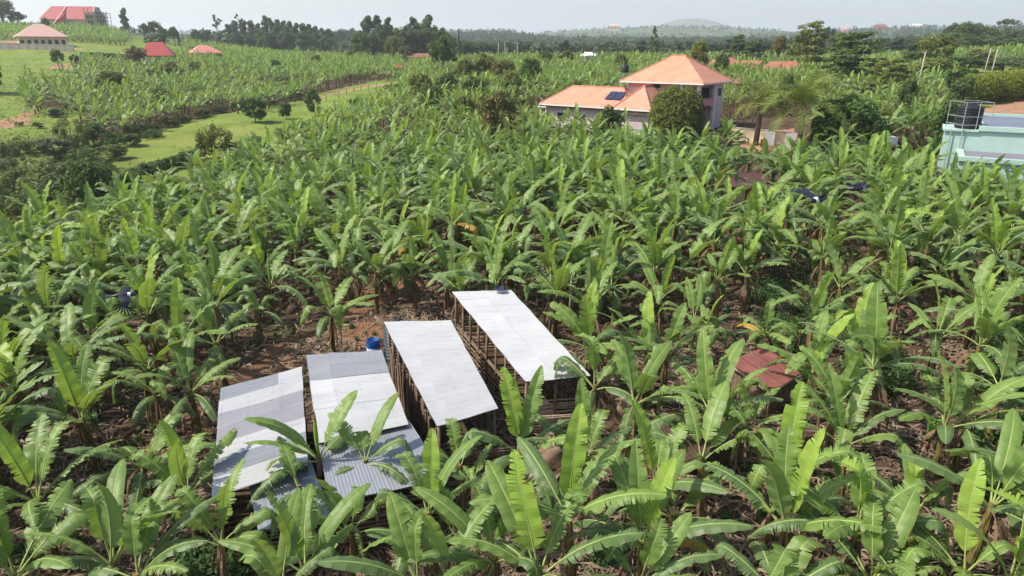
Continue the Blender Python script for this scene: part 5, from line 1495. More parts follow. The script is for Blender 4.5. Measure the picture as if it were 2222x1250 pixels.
T('shrub_tree', 'pale open shrub standing at the lower edge of the pasture', 'scrub', 470, 88, 246, 92, 'fol_olive')
T('scrub_tree', 'tall pale green bush at the foot of the banana hill, left', 'scrub', 160, 96, 238, 74, 'fol_scrub')
T('dark_tree', 'big dark round tree at the lower left end of the pasture', 'bush', 198, 64, 336, 128, 'fol_mango')
T('scrub_tree', 'grey green bush left of the big dark round tree', 'scrub', 118, 66, 338, 135, 'fol_grey')
T('scrub_tree', 'pale green bush tree at the left edge above the bananas', 'scrub', 48, 66, 352, 140, 'fol_scrub')
T('scrub_tree', 'bush at the left picture edge in the yellow meadow', 'scrub', 14, 84, 292, 72, 'fol_grey')
T('hill_tree', 'dark olive tree among the bananas of the left hill', 'bush', 246, 150, 148, 84, 'fol_olive')
T('hill_tree', 'brown olive tree among the bananas of the left hill, below the red house', 'bush', 376, 178, 130, 56, 'fol_brown')
for i, (u, Y, vt, w, m) in enumerate([(20, 47, 462, 110, 'fol_grey'), (110, 48, 456, 110, 'fol_olive'), (185, 50, 440, 100, 'fol_scrub'), (-40, 48, 450, 110, 'fol_olive'), (240, 53, 428, 80, 'fol_mid'), (15, 56, 405, 130, 'fol_olive'), (88, 58, 395, 130, 'fol_mid'), (150, 58, 402, 110, 'fol_scrub'), (60, 52, 440, 120, 'fol_brown'), (-20, 60, 370, 110, 'fol_grey'), (225, 58, 408, 80, 'fol_scrub'), (130, 54, 440, 100, 'fol_grey'), (80, 72, 330, 90, 'fol_scrub'), (5, 54, 440, 90, 'fol_dark')]):
    T('scrub_bush', 'grey green bush of the thicket below the yellow meadow, lower left', 'scrub', u, Y, vt, w, m, 'thicket left of the big dark tree', 'bush')
for i, (u, v, w, h, m) in enumerate([(290, 398, 62, 36, 'fol_dark'), (320, 386, 62, 36, 'fol_mango'), (350, 378, 56, 34, 'fol_dark'), (378, 368, 56, 34, 'fol_mango'), (405, 358, 54, 32, 'fol_dark'), (432, 348, 50, 30, 'fol_mango'), (500, 336, 56, 32, 'fol_mid'), (560, 318, 50, 26, 'fol_mango'), (610, 300, 44, 24, 'fol_mid'), (660, 285, 44, 24, 'fol_mango'), (272, 412, 60, 40, 'fol_mango'), (720, 262, 40, 26, 'fol_mid'), (775, 240, 44, 30, 'fol_mango')]):
    T('edge_bush', 'dark bush of the row along the lower edge of the pasture', 'bush', u, 80, v-h, w, m, 'bush row along the lower pasture edge', 'bush', vbase=v)
for i, (u, v, w, h, m) in enumerate([(205, 318, 70, 56, 'fol_mid'), (250, 318, 66, 46, 'fol_mango'), (292, 298, 56, 34, 'fol_dark'), (330, 286, 50, 28, 'fol_mid'), (365, 276, 50, 28, 'fol_brown'), (400, 266, 44, 24, 'fol_mid'), (440, 256, 44, 24, 'fol_brown'), (480, 246, 40, 24, 'fol_dark'), (520, 238, 40, 22, 'fol_mid'), (580, 228, 40, 24, 'fol_brown'), (640, 218, 44, 26, 'fol_mid'), (130, 254, 40, 26, 'fol_mango'), (85, 278, 30, 12, 'fol_dark'), (42, 274, 22, 10, 'fol_mid'), (115, 255, 30, 22, 'fol_dark')]):
    T('edge_bush', 'scrubby bush of the line below the banana hill, upper pasture edge', 'scrub' if i % 2 else 'bush', u, 110, v-h, w, m, 'bush line along the upper pasture edge', 'bush', vbase=v)
# boxed hedge on the left hill
def hedge(label, u0, u1, Y, h, t, mat, seed):
    p0, p1 = ground_u(u0, Y), ground_u(u1, Y)
    rng = np.random.default_rng(seed)
    L = (p1-p0).xy.length; n = int(L*1.6)
    bl = []
    for i in range(n):
        x = L*(i+.5)/n
        for z in (h*.25, h*.62, h*.88):
            for y in (-t*.35, t*.35):
                bl.append((x+rng.normal(0, .1), y+rng.normal(0, .08), (p1.z-p0.z)*x/L+z+rng.normal(0, .06), .5, .42, .45))
    V, Q = leaf_cloud(rng, bl, 60, .16)
    root = empty('hedge', p0, math.atan2(p1.y-p0.y, p1.x-p0.x)); tag(root, label, 'hedge')
    link('foliage', quad_mesh('hedge_foliage', V, Q, [M[mat]]), root)
    mb = MB()
    for i in range(0, n, 3):
        mb.tube([(L*(i+.5)/n, 0, -.3), (L*(i+.5)/n+.1, .05, h*.7)], [.07, .03], 5)
    mb.build('stem', M['bark'], root)
hedge('long clipped dark hedge left of the red roofed white house', 178, 316, 232, 2.6, 2.4, 'fol_dark', 5)
hedge('shorter dark hedge between the red house and the pink roof', 376, 428, 240, 1.6, 2.0, 'fol_dark', 6)

# -- palms
def palm(label, loc, h, w, nf, mat, seed):
    rng = np.random.default_rng(seed)
    root = empty('palm_tree', loc, 0); tag(root, label, 'palm tree')
    mb = MB(); mb.tube([(0, 0, -.3), (.05, 0, h*.3), (.0, .05, h*.6)], [.34, .30, .26], 10, wob=.25, rng=rng); mb.build('trunk', M['bark'], root, True)
    for k in range(nf):
        V = []
        az = 2.399*k; e0 = 80-70*(k/nf)+rng.normal(0, 5); L = w*.62*rng.uniform(.85, 1.1)
        bend = rng.uniform(70, 105)
        m = 26; ds = L/m; x, z = 0., h*.58
        ca, sa = math.cos(az), math.sin(az)
        Q = []
        prev = None
        for i in range(m+1):
            t = i/m; e = math.radians(e0-bend*t**1.4)
            c = np.array([ca*x, sa*x, z]); d = np.array([ca*math.cos(e), sa*math.cos(e), math.sin(e)])
            side = np.array([-sa, ca, 0]); nn = np.cross(side, d)
            r = .03*(1-t)+.006
            if prev is not None:
                b = len(V); V += [prev-side*r, prev+side*r, c+side*r, c-side*r]; Q.append((b, b+1, b+2, b+3))
            prev = c
            if t > .12:
                ll = w*.13*math.sin(PI*min(1, t*.9+.1))**.6
                for sg in (-1, 1):
                    dd = d*.55+side*sg*.8-nn*rng.uniform(.0, .45); dd[2] -= .15
                    tip = c+dd*ll; b = len(V); wv = d*.06
                    V += [c-wv, c+wv, tip+wv*.25, tip-wv*.25]; Q.append((b, b+1, b+2, b+3))
            x += math.cos(e)*ds; z += math.sin(e)*ds
        link('frond', quad_mesh('palm_frond', np.array(V), np.array(Q), [M[mat]]), root)
    return root
p = ground_u(1728, 74); palm('feathery palm with bright middle fronds right of the orange tiled house', p, at(1728, 146, 74).z-p.z, 9.6, 34, 'fol_palm', 1)
p = ground_u(1640, 84); palm('paler palm between the balcony and the feathery palm', p, at(1640, 158, 84).z-p.z, 7.6, 26, 'fol_olive', 2)
# papaya tree
def papaya(label, u, v, seed):
    rng = np.random.default_rng(seed)
    p = on_ground(u, v); top = at(u+2, 590, p.y)
    root = empty('papaya_tree', p); tag(root, label, 'papaya tree')
    h = top.z-p.z
    mb = MB(); mb.tube([(0, 0, -.2), (.03, 0, h*.5), (.05, 0, h)], [.085, .07, .05], 8, wob=.1, rng=rng); mb.build('trunk', M['pale_bark'], root, True)
    V, Q = [], []
    for k in range(22):
        az = 2.399*k; e = rng.uniform(-.1, 1.2); L = rng.uniform(.45, .8)
        d = np.array([math.cos(az)*math.cos(e), math.sin(az)*math.cos(e), math.sin(e)]); b0 = np.array([.05, 0, h]); tip = b0+d*L
        sd = np.array([-math.sin(az), math.cos(az), 0])
        b = len(V); V += [b0-sd*.01, b0+sd*.01, tip+sd*.01, tip-sd*.01]; Q.append((b, b+1, b+2, b+3))
        for j in range(7):
            a = -1.9+3.8*j/6; f = d*math.cos(a)+sd*math.sin(a); f[2] -= .25
            w_ = np.cross(f, [0, 0, 1])*.10; b = len(V)
            V += [tip, tip+f*.2+w_, tip+f*.42, tip+f*.2-w_]; Q.append((b, b+1, b+2, b+3))
    link('crown', quad_mesh('papaya_crown', np.array(V), np.array(Q), [M['fol_mid']]), root)
papaya('slender papaya tree with a bare pale trunk right of the rightmost white roof', 1236, 694, 4)

# ------------------------------------------------------------------ poles and wires
def pole(label, u, Y, vtop, mat, arm=True, lean=0., r=.13, w=1.6, group=None):
    p = ground_u(u, Y); top = at(u, vtop, Y); h = max(3, top.z-p.z)
    root = empty('utility_pole', p, 0); tag(root, label, 'utility pole', group)
    mb = MB(); mb.tube([(0, 0, -.3), (lean*h*.5, 0, h*.5), (lean*h, 0, h)], [r*1.2, r, r*.75], 8); mb.build('pole', M[mat], root, True)
    if arm:
        mb = MB(); mb.box((lean*h, 0, h-.35), (w, .12, .14)); mb.build('crossarm', M[mat], root)
        for x in (-w*.42, 0, w*.42):
            mb = MB(); mb.lathe([(.04, 0), (.07, .06), (.05, .16), (.02, .2)], 8, (lean*h+x, 0, h-.28)); mb.build('insulator', M['wall_white'], root, True)
    return Vector((p.x+lean*h, p.y, p.z+h))
A0 = pole('tall dark utility pole against the far wood, left of the orange tiled house', 1264, 190, 76, 'pole_dark', r=.14)
A1 = pole('pale utility pole on the far banana ridge, taller one', 1096, 260, 88, 'pole_grey')
A2 = pole('short pale utility pole right of the taller pale pole', 1123, 265, 93, 'pole_grey')
A3 = pole('leaning grey utility pole in front of the big olive brown tree', 1982, 110, 113, 'pole_grey', False, .05, .12)
A4 = pole('left one of the twin pale leaning poles behind the clipped hedge', 2130, 140, 104, 'pole_grey', False, .06, .12)
A5 = pole('right one of the twin pale leaning poles behind the clipped hedge', 2146, 140, 108, 'pole_grey', False, .05, .14)
A6 = pole('white pole on the left skyline beside the dark tree clump', 396, 330, 47, 'wall_white', False, -.02, .16)
A7 = pole('thin pale pole among the bananas of the far left ridge', 1082, 255, 92, 'pole_grey', False)
def wire(label, a, b, sag, r=.02):
    mb = MB(); mb.tube([a.lerp(b, t)-Vector((0, 0, sag*4*t*(1-t))) for t in np.linspace(0, 1, 14)], r, 4); 
    tag(mb.build('power_line', M['wire'], None), label, 'power line', 'overhead wires')
A8 = at(1340, 62, 185)
wire('overhead wire running left from the tall dark utility pole', A0-Vector((.5, 0, .1)), A1-Vector((0, 0, .1)), 1.6, .025)
wire('overhead wire from the tall dark pole towards the grey leaning pole', A0+Vector((.5, 0, -.1)), A3, 2.2, .02)
wire('overhead wire from the grey leaning pole to the twin poles', A3, A4, .9)
for k, s in enumerate((0, .5, 1.0)):
    wire('overhead wire fanning right from the twin pale poles', A5-Vector((0, 0, s)), at(2330, 128+9*k, 130), 1.0)
# fence posts along the far side of the pasture
for i, (u, v) in enumerate([(736, 214), (752, 205), (768, 201), (783, 197), (800, 195), (818, 191), (708, 219), (838, 186), (690, 224), (668, 228)]):
    p = on_ground(u, v); rng = np.random.default_rng(i)
    mb = MB(); mb.tube([(0, 0, -.2), (rng.normal(0, .05), 0, 1.0), (rng.normal(0, .1), 0, 2.1)], [.09, .08, .06], 6, wob=.2, rng=rng)
    tag(mb.build('fence_post', M['timber_pale'], None, True, p), 'pale fence post along the earth bank at the far side of the pasture', 'fence post', 'fence posts at the far pasture edge')

# ------------------------------------------------------------------ pied crows in flight
def crow(label, loc, rot, s, lw, rw):
    """body along +X, wings along +-Y; lw / rw = (lift angle, sweep, fold)"""
    root = empty('pied_crow', loc); tag(root, label, 'bird', 'pied crows in flight')
    root.rotation_euler = rot; root.scale = (s, s, s)
    bm = bmesh.new()
    prof = [(-.26, .012, 0), (-.2, .035, 0), (-.12, .062, 0), (0, .082, -.005), (.09, .078, 0), (.155, .056, .012), (.20, .052, .022), (.235, .050, .026), (.265, .036, .026), (.285, .018, .022), (.31, .010, .016), (.345, .002, .010)]
    rings = []
    for x, r, z in prof:
        rings.append([bm.verts.new((x, math.cos(a)*r, z+math.sin(a)*r*.95)) for a in np.linspace(0, 2*PI, 13)[:-1]])
    for a, b in zip(rings, rings[1:]):
        for k in range(12):
            f = bm.faces.new((a[k], a[(k+1) % 12], b[(k+1) % 12], b[k])); f.smooth = True
            cx = f.calc_center_median()
            f.material_index = 1 if (.06 < cx.x < .175) and (cx.z < .035 or cx.x > .10) else 0
    me = bpy.data.meshes.new('crow_body'); bm.to_mesh(me); bm.free()
    for m in ('feather_black', 'feather_white'): me.materials.append(M[m])
    link('body', me, root)
    mb = MB()
    for k in range(7):
        a = R(-15+5*k); L = .20
        mb.add([(-.2, (k-3)*.008, 0), (-.2-L*math.cos(a)*.9, (k-3)*.012+L*math.sin(a)-.018, -.004*k), (-.2-L*math.cos(a), (k-3)*.012+L*math.sin(a), .002-.004*k), (-.2-L*math.cos(a)*.9, (k-3)*.012+L*math.sin(a)+.018, -.004*k)], [(0, 1, 2, 3)])
    mb.build('tail', M['feather_black'], root)
    for sg, (lift, sweep, fold) in ((1, lw), (-1, rw)):
        mb = MB()
        lift, sweep, fold = R(lift), R(sweep), R(fold)
        def W(y, x):   # wing plane to body space, bent at the wrist
            yy = min(y, .22); zz = math.sin(lift)*yy; yo = math.cos(lift)*yy
            if y > .22:
                l2 = lift-fold; zz += math.sin(l2)*(y-.22); yo += math.cos(l2)*(y-.22)
            return (x-.0*y, sg*(yo+.05), zz+.03)
        lead = lambda y: .12+.05*math.sin(min(1, y/.22)*PI/2)-math.tan(sweep)*max(0, y-.2)
        n = 10
        ys = np.linspace(0, .34, n)
        V, Fa = [], []
        for i, y in enumerate(ys):
            for j in range(4):
                x = lead(y)-(.24-.03*(y/.34))*j/3
                p_ = W(y, x); V.append((p_[0], p_[1], p_[2]+.012*math.sin(j/3*PI)))
        for i in range(n-1):
            for j in range(3): Fa.append((i*4+j, i*4+j+1, i*4+4+j+1, i*4+4+j))
        mb.add(V, Fa)
        for k in range(8):   # spread primaries
            a = R(62-17*k)-sweep*.4; L = .27-.012*abs(k-2)
            y0, x0 = .33-.012*k, lead(.33)-.025*k
            d = (math.sin(a), math.cos(a)); q_ = (-d[1]*.017, d[0]*.017)
            pts = [(y0, x0), (y0+d[1]*L*.5, x0+d[0]*L*.5), (y0+d[1]*L, x0+d[0]*L)]
            pts = [(y0-q_[1]*.0+.0, x0)]
            b = []
            for t, wd in ((0, .8), (.5, 1.15), (.88, .8), (1., .15)):
                cxy = (y0+math.cos(a)*L*t, x0+math.sin(a)*L*t*.85)
                pe = (-math.sin(a)*.018*wd, math.cos(a)*.018*wd)
                b += [W(cxy[0]+pe[0], cxy[1]+pe[1]), W(cxy[0]-pe[0], cxy[1]-pe[1])]
            b = [(p_[0], p_[1], p_[2]-.002*k) for p_ in b]
            mb.add(b, [(0, 1, 3, 2), (2, 3, 5, 4), (4, 5, 7, 6)])
        mb.build('wing', M['feather_black'], root, True)
    return root
crow('pied crow with spread wings and a white breast, larger of the two on the right', at_depth(1778, 432, 14.0), (R(10), R(10), R(-150)), 1.0, (35, 22, 10), (28, 18, 5))
crow('pied crow flying just ahead of the larger one, near the right edge', at_depth(1862, 408, 17.0), (R(-25), R(-10), R(-20)), 1.0, (30, 25, 20), (10, 35, 55))
crow('pied crow with drooping wings over the bananas on the far left', at_depth(268, 641, 17.0), (R(20), R(5), R(25)), 1.0, (5, 25, 40), (-10, 30, 50))
# ------------------------------------------------------------------ banana plants picked out one by one in the photograph: u, v of the leaf base, size, leaves, label
NEARP = [
(86,1077,1.12,'97a 55b 22c 150c 315d','banana plant with one broad pale upright leaf, at the lower left edge'),
(291,1008,.95,'155c 5c 60b 120d 40b','banana plant with yellow leaf stalks above bare soil, lower left'),
(219,1238,1.05,'95a 110a 30c 150c 40d 70b','banana plant at the bottom edge with two leaves arching right, lower left'),
(36,1243,1.15,'95a 105a 45c 340d 80a','large banana plant cut by the bottom left corner'),
(318,1242,.95,'80a 60b 150d 20c','banana plant at the bottom edge with a dark ribbed leaf, left of the lean-tos'),
(405,1062,1.05,'120b 75a 60b 35c 150d 15d 100a','banana plant against the dark left wall of the rusty roofed shed'),
(470,1166,1.0,'60b 75a 115b 135c 20c 180d 350c','banana plant below the near corner of the rusty roofed shed'),
(748,1143,1.0,'105a 130b 75b 165c 30c 345d 200d','tall banana plant in front of the two blue grey lean-tos'),
(690,985,1.08,'135b 165c 90r 50b 150d 20d 200d','banana plant spreading tattered leaves over the grey ended white roof'),
(650,1062,.9,'125b 230d 300d 100b','drooping banana plant over the smooth blue grey sheet'),
(665,1240,1.0,'105a 55b 150c 75b 20c','banana plant at the bottom edge below the smooth blue grey sheet'),
(586,1282,1.0,'95a 80b 120b 20c','bright yellow green young banana leaf rising from the bottom edge'),
(806,1000,.95,'60b 15c 120b 200d 330d 90b','ragged banana plant on the right half of the grey ended white roof'),
(903,1244,1.05,'130b 160c 80a 110b','banana plant at the bottom edge with one long leaf reaching left'),
(935,1103,1.08,'85a 50b 15c 160c 240d 120b','banana plant with a long leaf across the blue grey lean-to'),
(1118,982,1.12,'95a 165c 15c 70b 110a 300d 225d 90a','big banana plant standing before the end of the bark walled shed'),
(1033,1051,.7,'60b 120d 0d','small banana plant under the big one at the shed end'),
(996,1002,.9,'100b 150c 190c 40d','yellow stalked banana plant between the lean-to and the big plant'),
(987,1161,.75,'50b 100a 140b','thin young banana plant on bare soil below the pole pens'),
(957,1262,1.0,'95a 110b 60b 200d','bright upright banana leaf at the bottom edge, left of centre'),
(1078,1203,.95,'130b 110b 60d','banana plant with two broad bright leaves leaning left, bottom centre'),
(1188,1244,1.1,'90a 60b 165c 15c 150d 115b','wide banana plant cut by the bottom edge at the centre'),
(1245,1109,1.15,'90a 55b 10c 185c 170c 125c','banana plant with one very tall bright upright leaf, bottom centre'),
(1268,991,1.0,'95a 75b 15c 150c','banana plant beside the large brown sack'),
(1389,1184,1.05,'95a 75a 120b 15c 165c 170d 80b 190c','banana plant with two bright middle leaves over dry litter, bottom right of centre'),
(1442,1043,1.05,'105a 165c 60b 95b','tall banana plant just left of the dark brown hut roof'),
(1461,1117,.8,'60b 50b 110b 340d','short leafy banana plant below the dark brown hut roof'),
(1538,997,1.05,'110b 45c 150b 225d 20c 70b','banana plant rising in front of the dark brown hut roof'),
(1380,1262,.95,'60b 90a 30c','banana leaf tuft at the bottom edge right of the litter'),
(1721,1140,1.1,'92a 150c 155c 75a 10c 85a 30d','tall banana plant with a long thin stem in the lower right'),
(1689,1028,1.1,'85a 40b 160c 130c 60d 100b','banana plant on orange earth right of the dark brown hut'),
(1839,1152,1.15,'110a 90a 50b 165c 20c 200d 330d 300d','broad banana plant with a long leaf pointing up left, lower right'),
(1700,1278,1.05,'95a 80b','bright comb edged banana leaf at the bottom edge, lower right'),
(1848,968,1.1,'100a 150b 40c 170c 75b 10c','banana plant left of the big heap of dry leaves'),
(1893,1258,1.05,'90a 75b 325d 150d','banana plant with a pale ribbed leaf at the bottom edge, right'),
(2052,917,1.1,'115a 100a 40b 190c 320c 15c 70b','banana plant with a bare yellow stem right of the dry leaf heap'),
(2133,1089,1.05,'120b 50b 20c 330d 60a','banana plant with few leaves over dark soil, right edge'),
(2000,1109,.85,'95a 45b','short cut back banana plant below the dry leaf heap'),
(2100,1252,1.1,'150c 155c 90a 340c','banana plant with a glossy half rolled leaf, bottom right'),
(2180,1252,1.1,'95a 60b 20c 110a','banana plant at the bottom right corner with twisted bright leaves'),
(184,900,1.15,'95a 165c 160c 70b 30b 170c 45b','large banana plant with pale leaves at the left, above the broad leaved one'),
(307,802,1.05,'120b 150c 100a 140b','banana plant with comb like leaves right of the left crow'),
(330,851,.95,'60b 80b 240d 300d','drooping yellowish banana plant left of the rusty roofed shed'),
(179,733,1.05,'80a 140c 30c 170b 320d','banana plant with a broad bright leaf below the left crow'),
(113,769,1.05,'110a 130b 150b 85b','banana plant with pale twisted leaves at the left edge'),
(18,805,1.0,'85a 50b 120b','banana plant cut by the left edge, grey green'),
(197,626,1.05,'100a 160c 300d 60b','banana plant just left of the left crow'),
(74,633,1.05,'80b 150c 30c 110a','banana plant with bare stalks at the left edge, above the twisted one'),
(395,738,1.08,'90a 165c 75b 150b 30b','banana plant with upright twin leaves left of the bare slope'),
(476,737,1.0,'115b 90a 160c 40c 250d 275d','banana plant with a white stalk base on the bare slope'),
(416,844,1.0,'100b 150b 0c 75b 240d 290d','small topped banana plant at the far left corner of the rusty roof'),
(580,621,1.1,'125b 100r 70b 15c 160c 200d 330d','tall banana plant with a rolled new leaf above the bare slope'),
(716,683,1.0,'130b 105a 60b 175c 350c 110b','bright banana plant on a clump of stems left of the blue barrel'),
(470,632,1.05,'95a 110b 165c 50b 130b','banana plant with a yellow green upright leaf, behind the bare slope'),
(560,673,.8,'210d 330d 100b','half bare banana stem on the slope behind the rusty roof'),
(811,590,1.05,'110b 60b 340c 195c 130b','banana plant on thick yellow stems behind the blue barrel'),
(897,596,1.08,'100a 155b 120b 190d 10d','banana plant on brown stems behind the bark walled shed'),
(969,596,1.1,'95a 120b 60b 15c 150b 165c','banana plant at the far left corner of the rightmost white roof'),
(1078,538,1.1,'95a 60b 30c 150c 120b 170c','banana plant with a thin dry stem behind the solar lamp'),
(733,536,1.0,'95a 60b 130b 180c','banana plant far behind the blue barrel'),
(1129,613,.8,'85a 150b 30b 310d','small banana plant right of the solar lamp'),
(1287,669,1.1,'85a 80a 165c 170c 25b 100a','banana plant with tall bright leaves right of the papaya tree'),
(1184,529,1.08,'110b 190c 165c 60b','banana plant with leaves arching left, behind the papaya tree'),
(1440,646,1.05,'115b 80a 20c 40b','banana plant with two tall leaves in the middle right'),
(1307,531,.95,'90a 320d 60b','thin banana plant with a lone upright leaf behind the papaya tree'),
(1620,590,1.1,'95a 130b 115b 320c 190c 60b 75a','many leaved banana plant below the mud hut'),
(1562,603,1.05,'95a 135b 170c 175c 240d','banana plant with left reaching leaves below the mud hut'),
(1790,560,1.1,'100a 75b 45b 170c 165c','banana plant with a thick yellow stem below the larger right crow'),
(1666,715,.95,'90a 165d 20d 30b','banana plant with one straight tall leaf in the dark herb patch'),
(1503,690,.95,'85b 110b 180c 0c','small flat topped banana plant left of the yellowed leaf'),
(1526,718,.85,'70a 350c 200d','banana plant with a pointed bright leaf near the yellowed leaf'),
(1829,623,1.0,'100a 65b 190c','small banana plant right of the dark herb patch'),
(1757,812,1.1,'75a 140b 165c 85a 60c','banana plant at the right end of the red brown hut roof'),
(1867,756,1.1,'95a 80a 45b 5c 140b 190c 300d','star shaped banana plant right of the dark herb patch'),
(2034,733,1.1,'110a 150b 30b 350c 90b 140c','star shaped banana plant near the right edge, in front of a bright one'),
(2109,682,1.12,'60a 85r 130b 140b 5c 345c','banana plant with a big bright leaf leaning right, right edge'),
(1928,621,.95,'105a 60b 110b 150d','leafy banana plant on litter strewn soil below the right crows'),
(2037,587,1.05,'70a 150b 180c 20c 330c','banana plant with yellow stalks in the right middle'),
(2180,557,1.1,'90a 40b 170c 140c 60b','tall banana plant at the right edge below the mint building'),
(2001,513,1.05,'100b 60b 150c 10c 320d','banana plant right of the brown hanging leaf'),
(2146,521,1.05,'100b 130b 60b 190c','banana plant below the mint building, left of the tall one'),
(1371,875,1.12,'100a 120b 10c 5c 75b 250d 60b','banana plant with two long leaves reaching right, left of the dark hut'),
(1404,783,1.05,'80a 105a 100b','banana plant with toothed upright leaves right of the rightmost white roof'),
(1445,769,1.05,'85a 95b 40b','banana plant with tall ribbed leaves, between white roof and red brown roof'),
(1557,902,1.15,'90a 130c 60b 340c 165c 115b','banana plant with a bright saw edged upright leaf between the two hut roofs'),
(1291,837,1.05,'150c 160c 250d 100a 60d','banana plant at the near corner of the rightmost white roof, leaf over it'),
(1816,872,1.12,'95a 60b 150c 190c 130b','banana plant with bright V shaped leaves right of the red brown roof'),
(2177,839,1.05,'100a 300d 10c','banana plant at the right edge with an upright comb leaf'),
(2095,912,1.0,'60b 90b 20c 130b 300d','banana plant with pale crumpled leaves at the right edge'),
(1790,470,1.05,'100a 130b 50c 170c','banana plant under the wings of the larger right crow'),
(1885,470,1.05,'85b 120b 40b 200d 350c','banana plant with a brown hanging leaf below the smaller right crow'),
(1985,380,1.1,'100a 90b 60b 130b 30c 150c','tall bright banana plant in front of the dark bush at right'),
(1905,345,1.1,'95a 80b 50b 120b 160c','banana plant with long straight leaves below the large glossy tree'),
(2085,425,1.1,'85a 110a 40b 150b 20c','banana plant in front of the mint building, left one'),
(2135,400,1.1,'80a 60b 110b 150c','banana plant with a broad leaf in front of the mint building'),
(1365,395,1.0,'95a 110b 60b 150c','banana plant in the grove below the clipped bush'),
(1075,470,1.0,'95a 60b 120b 160c 20c','banana plant at the middle of the grove, pale leaves'),
(430,610,1.0,'95a 120b 60b 160c','banana plant with a shining yellow leaf left of the bare slope'),
(255,560,1.0,'90a 120b 150c 40b','banana plant above the left crow'),
(1612,925,.85,'100a 130b 160c 20c 320d','leafy banana plant in the gap between the two hut roofs'),
(2062,392,1.0,'100a 60b 150c 20c 200d','banana plant before the left corner of the mint building'),
(2172,428,1.1,'80a 120b 45b 165c 10c','banana plant reaching up over the lower grey slab of the mint building'),
(2214,452,1.05,'100b 60b 150c 190c 120a','banana plant at the right edge just below the mint wall'),
]
XC = {1885: True, 1503: False, 1666: True, 1389: True, 291: True}
placed = []
PR = np.random.default_rng(77)
for (u, v, s, spec, lab) in NEARP:
    h = PR.uniform(1.7, 2.25)*min(1.08, s)
    p = on_ground(u, v, h)
    s2 = s*PR.uniform(.83, .93)*(.9 if 395 < u < 1010 and v > 950 else 1.)
    near_plant((p.x, p.y, p.z-.0 if False else tz(p.x, p.y)), h, s2, spec, lab, PR, yellow=XC.get(u, False), dry=int(PR.integers(2, 5)), extra=not (395 < u < 1010 and v > 950))
    placed.append((p.x, p.y))
placed = np.array(placed)

# ------------------------------------------------------------------ the rest of the grove
SHEDQ = [Q4, Q3, Q2, Q2b, Q1, Q1b]
def in_quad(q, x, y, m=.5):
    c = q.P(.5, .5)[:2]
    poly = []
    for a, b in ((0, 0), (1, 0), (1, 1), (0, 1)):
        p_ = q.P(a, b)[:2]; d = p_-c; poly.append(tuple(p_+d/np.linalg.norm(d)*m))
    return inside(poly, x, y)
GROVE = [(-600, 1600), (-600, 640), (0, 606), (240, 535), (335, 470), (520, 388), (640, 322), (720, 285), (850, 226), (885, 186), (900, 118), (1010, 113), (1300, 112), (1620, 112), (1900, 112), (2070, 116), (2260, 120), (2900, 125), (2900, 1600)]
GROVE_X = [  # clearings inside the grove (outlines of open ground)
 [(520, 830), (500, 760), (620, 730), (800, 680), (900, 640), (985, 600), (1010, 640), (960, 720), (840, 800), (660, 830)],
 [(1640, 600), (1800, 600), (1800, 740), (1640, 760)], [(1890, 900), (2010, 900), (2010, 1040), (1900, 1050)],
 [(1570, 415), (1650, 415), (1660, 520), (1580, 520)], [(1580, 258), (1760, 250), (1760, 320), (1600, 320)], [(2030, 200), (2330, 180), (2330, 420), (2050, 430)], [(2060, 150), (2400, 140), (2400, 215), (2080, 240)], [(1640, 640), (1560, 720), (1460, 740), (1480, 690)]]
HILL_OLD = [(40, 232), (60, 190), (170, 180), (180, 148), (330, 140), (420, 112), (540, 92), (700, 96), (905, 112), (885, 165), (835, 172), (720, 192), (640, 214), (520, 232), (420, 250), (300, 286), (190, 300), (170, 245)]
_b = on_ground(812, 778); _p1 = ground_u(1728, 74); _p2 = ground_u(1640, 84); _t1 = on_ground(962, 180); _c = [ground_u(2122, 96), ground_u(2172, 99), ground_u(2216, 102)]
_g = [((Q3.P(1, b)+Q4.P(0, b))/2) for b in (.0, .3, .6, .9)]+[Q1.P(0, .1)-np.array([1.2, 0, 0]), Q1.P(0, .4)-np.array([1.2, 0, 0])]
CLEAR = [(q_[0], q_[1], 2.2) for q_ in _g]+[(_b.x, _b.y, 3.0), (_b.x+.6, _b.y-2.5, 2.5), (_b.x-1.5, _b.y-.5, 2.2), (_p1.x, _p1.y, 3.4), (_p1.x-.5, _p1.y-4, 3), (_p2.x, _p2.y, 3), (_t1.x, _t1.y, 2.5), (_t1.x, _t1.y-4, 3)]+[(q_.x, q_.y-1, 4) for q_ in _c]
def grove_ok(x, y):
    u, v = proj(x, y, terrain(x, y))
    ok = inside(GROVE, u, v)
    for p_ in GROVE_X: ok &= ~inside(p_, u, v)
    for q in SHEDQ: ok &= ~in_quad(q, x, y, 1.4)
    for q in (HQ1, HQ2): ok &= ~in_quad(q, x, y, 1.7)
    for bx, by, br in CLEAR: ok &= np.hypot(x-bx, y-by) > br
    # house, garden and mint building
    a = (x-HC.x)*E1[0]+(y-HC.y)*E1[1]; b = (x-HC.x)*E2[0]+(y-HC.y)*E2[1]
    ok &= ~((a > -7) & (a < 27) & (b > np.where(a > 3, -10.5, -15)) & (b < 14))
    ok &= ~((x > 34) & (y > 50) & (y < 75))
    ok &= ~((u > 1580) & (u < 1750) & (y > 64) & (y < 92))
    return ok & (y > 9), u, v
rg = np.random.default_rng(31)
def candidates(y0, y1, step, smax=.95):
    out = []
    y = y0
    while y < y1:
        st = step
        W = smax*y+4
        n = int(2*W/st)
        xs = -W+2*W*(np.arange(n)+rg.uniform(0, 1))/n+rg.normal(0, .25*st, n)
        ys = y+rg.normal(0, .28*st, n)
        out.append(np.c_[xs, ys]); y += st*.92
    return np.concatenate(out)
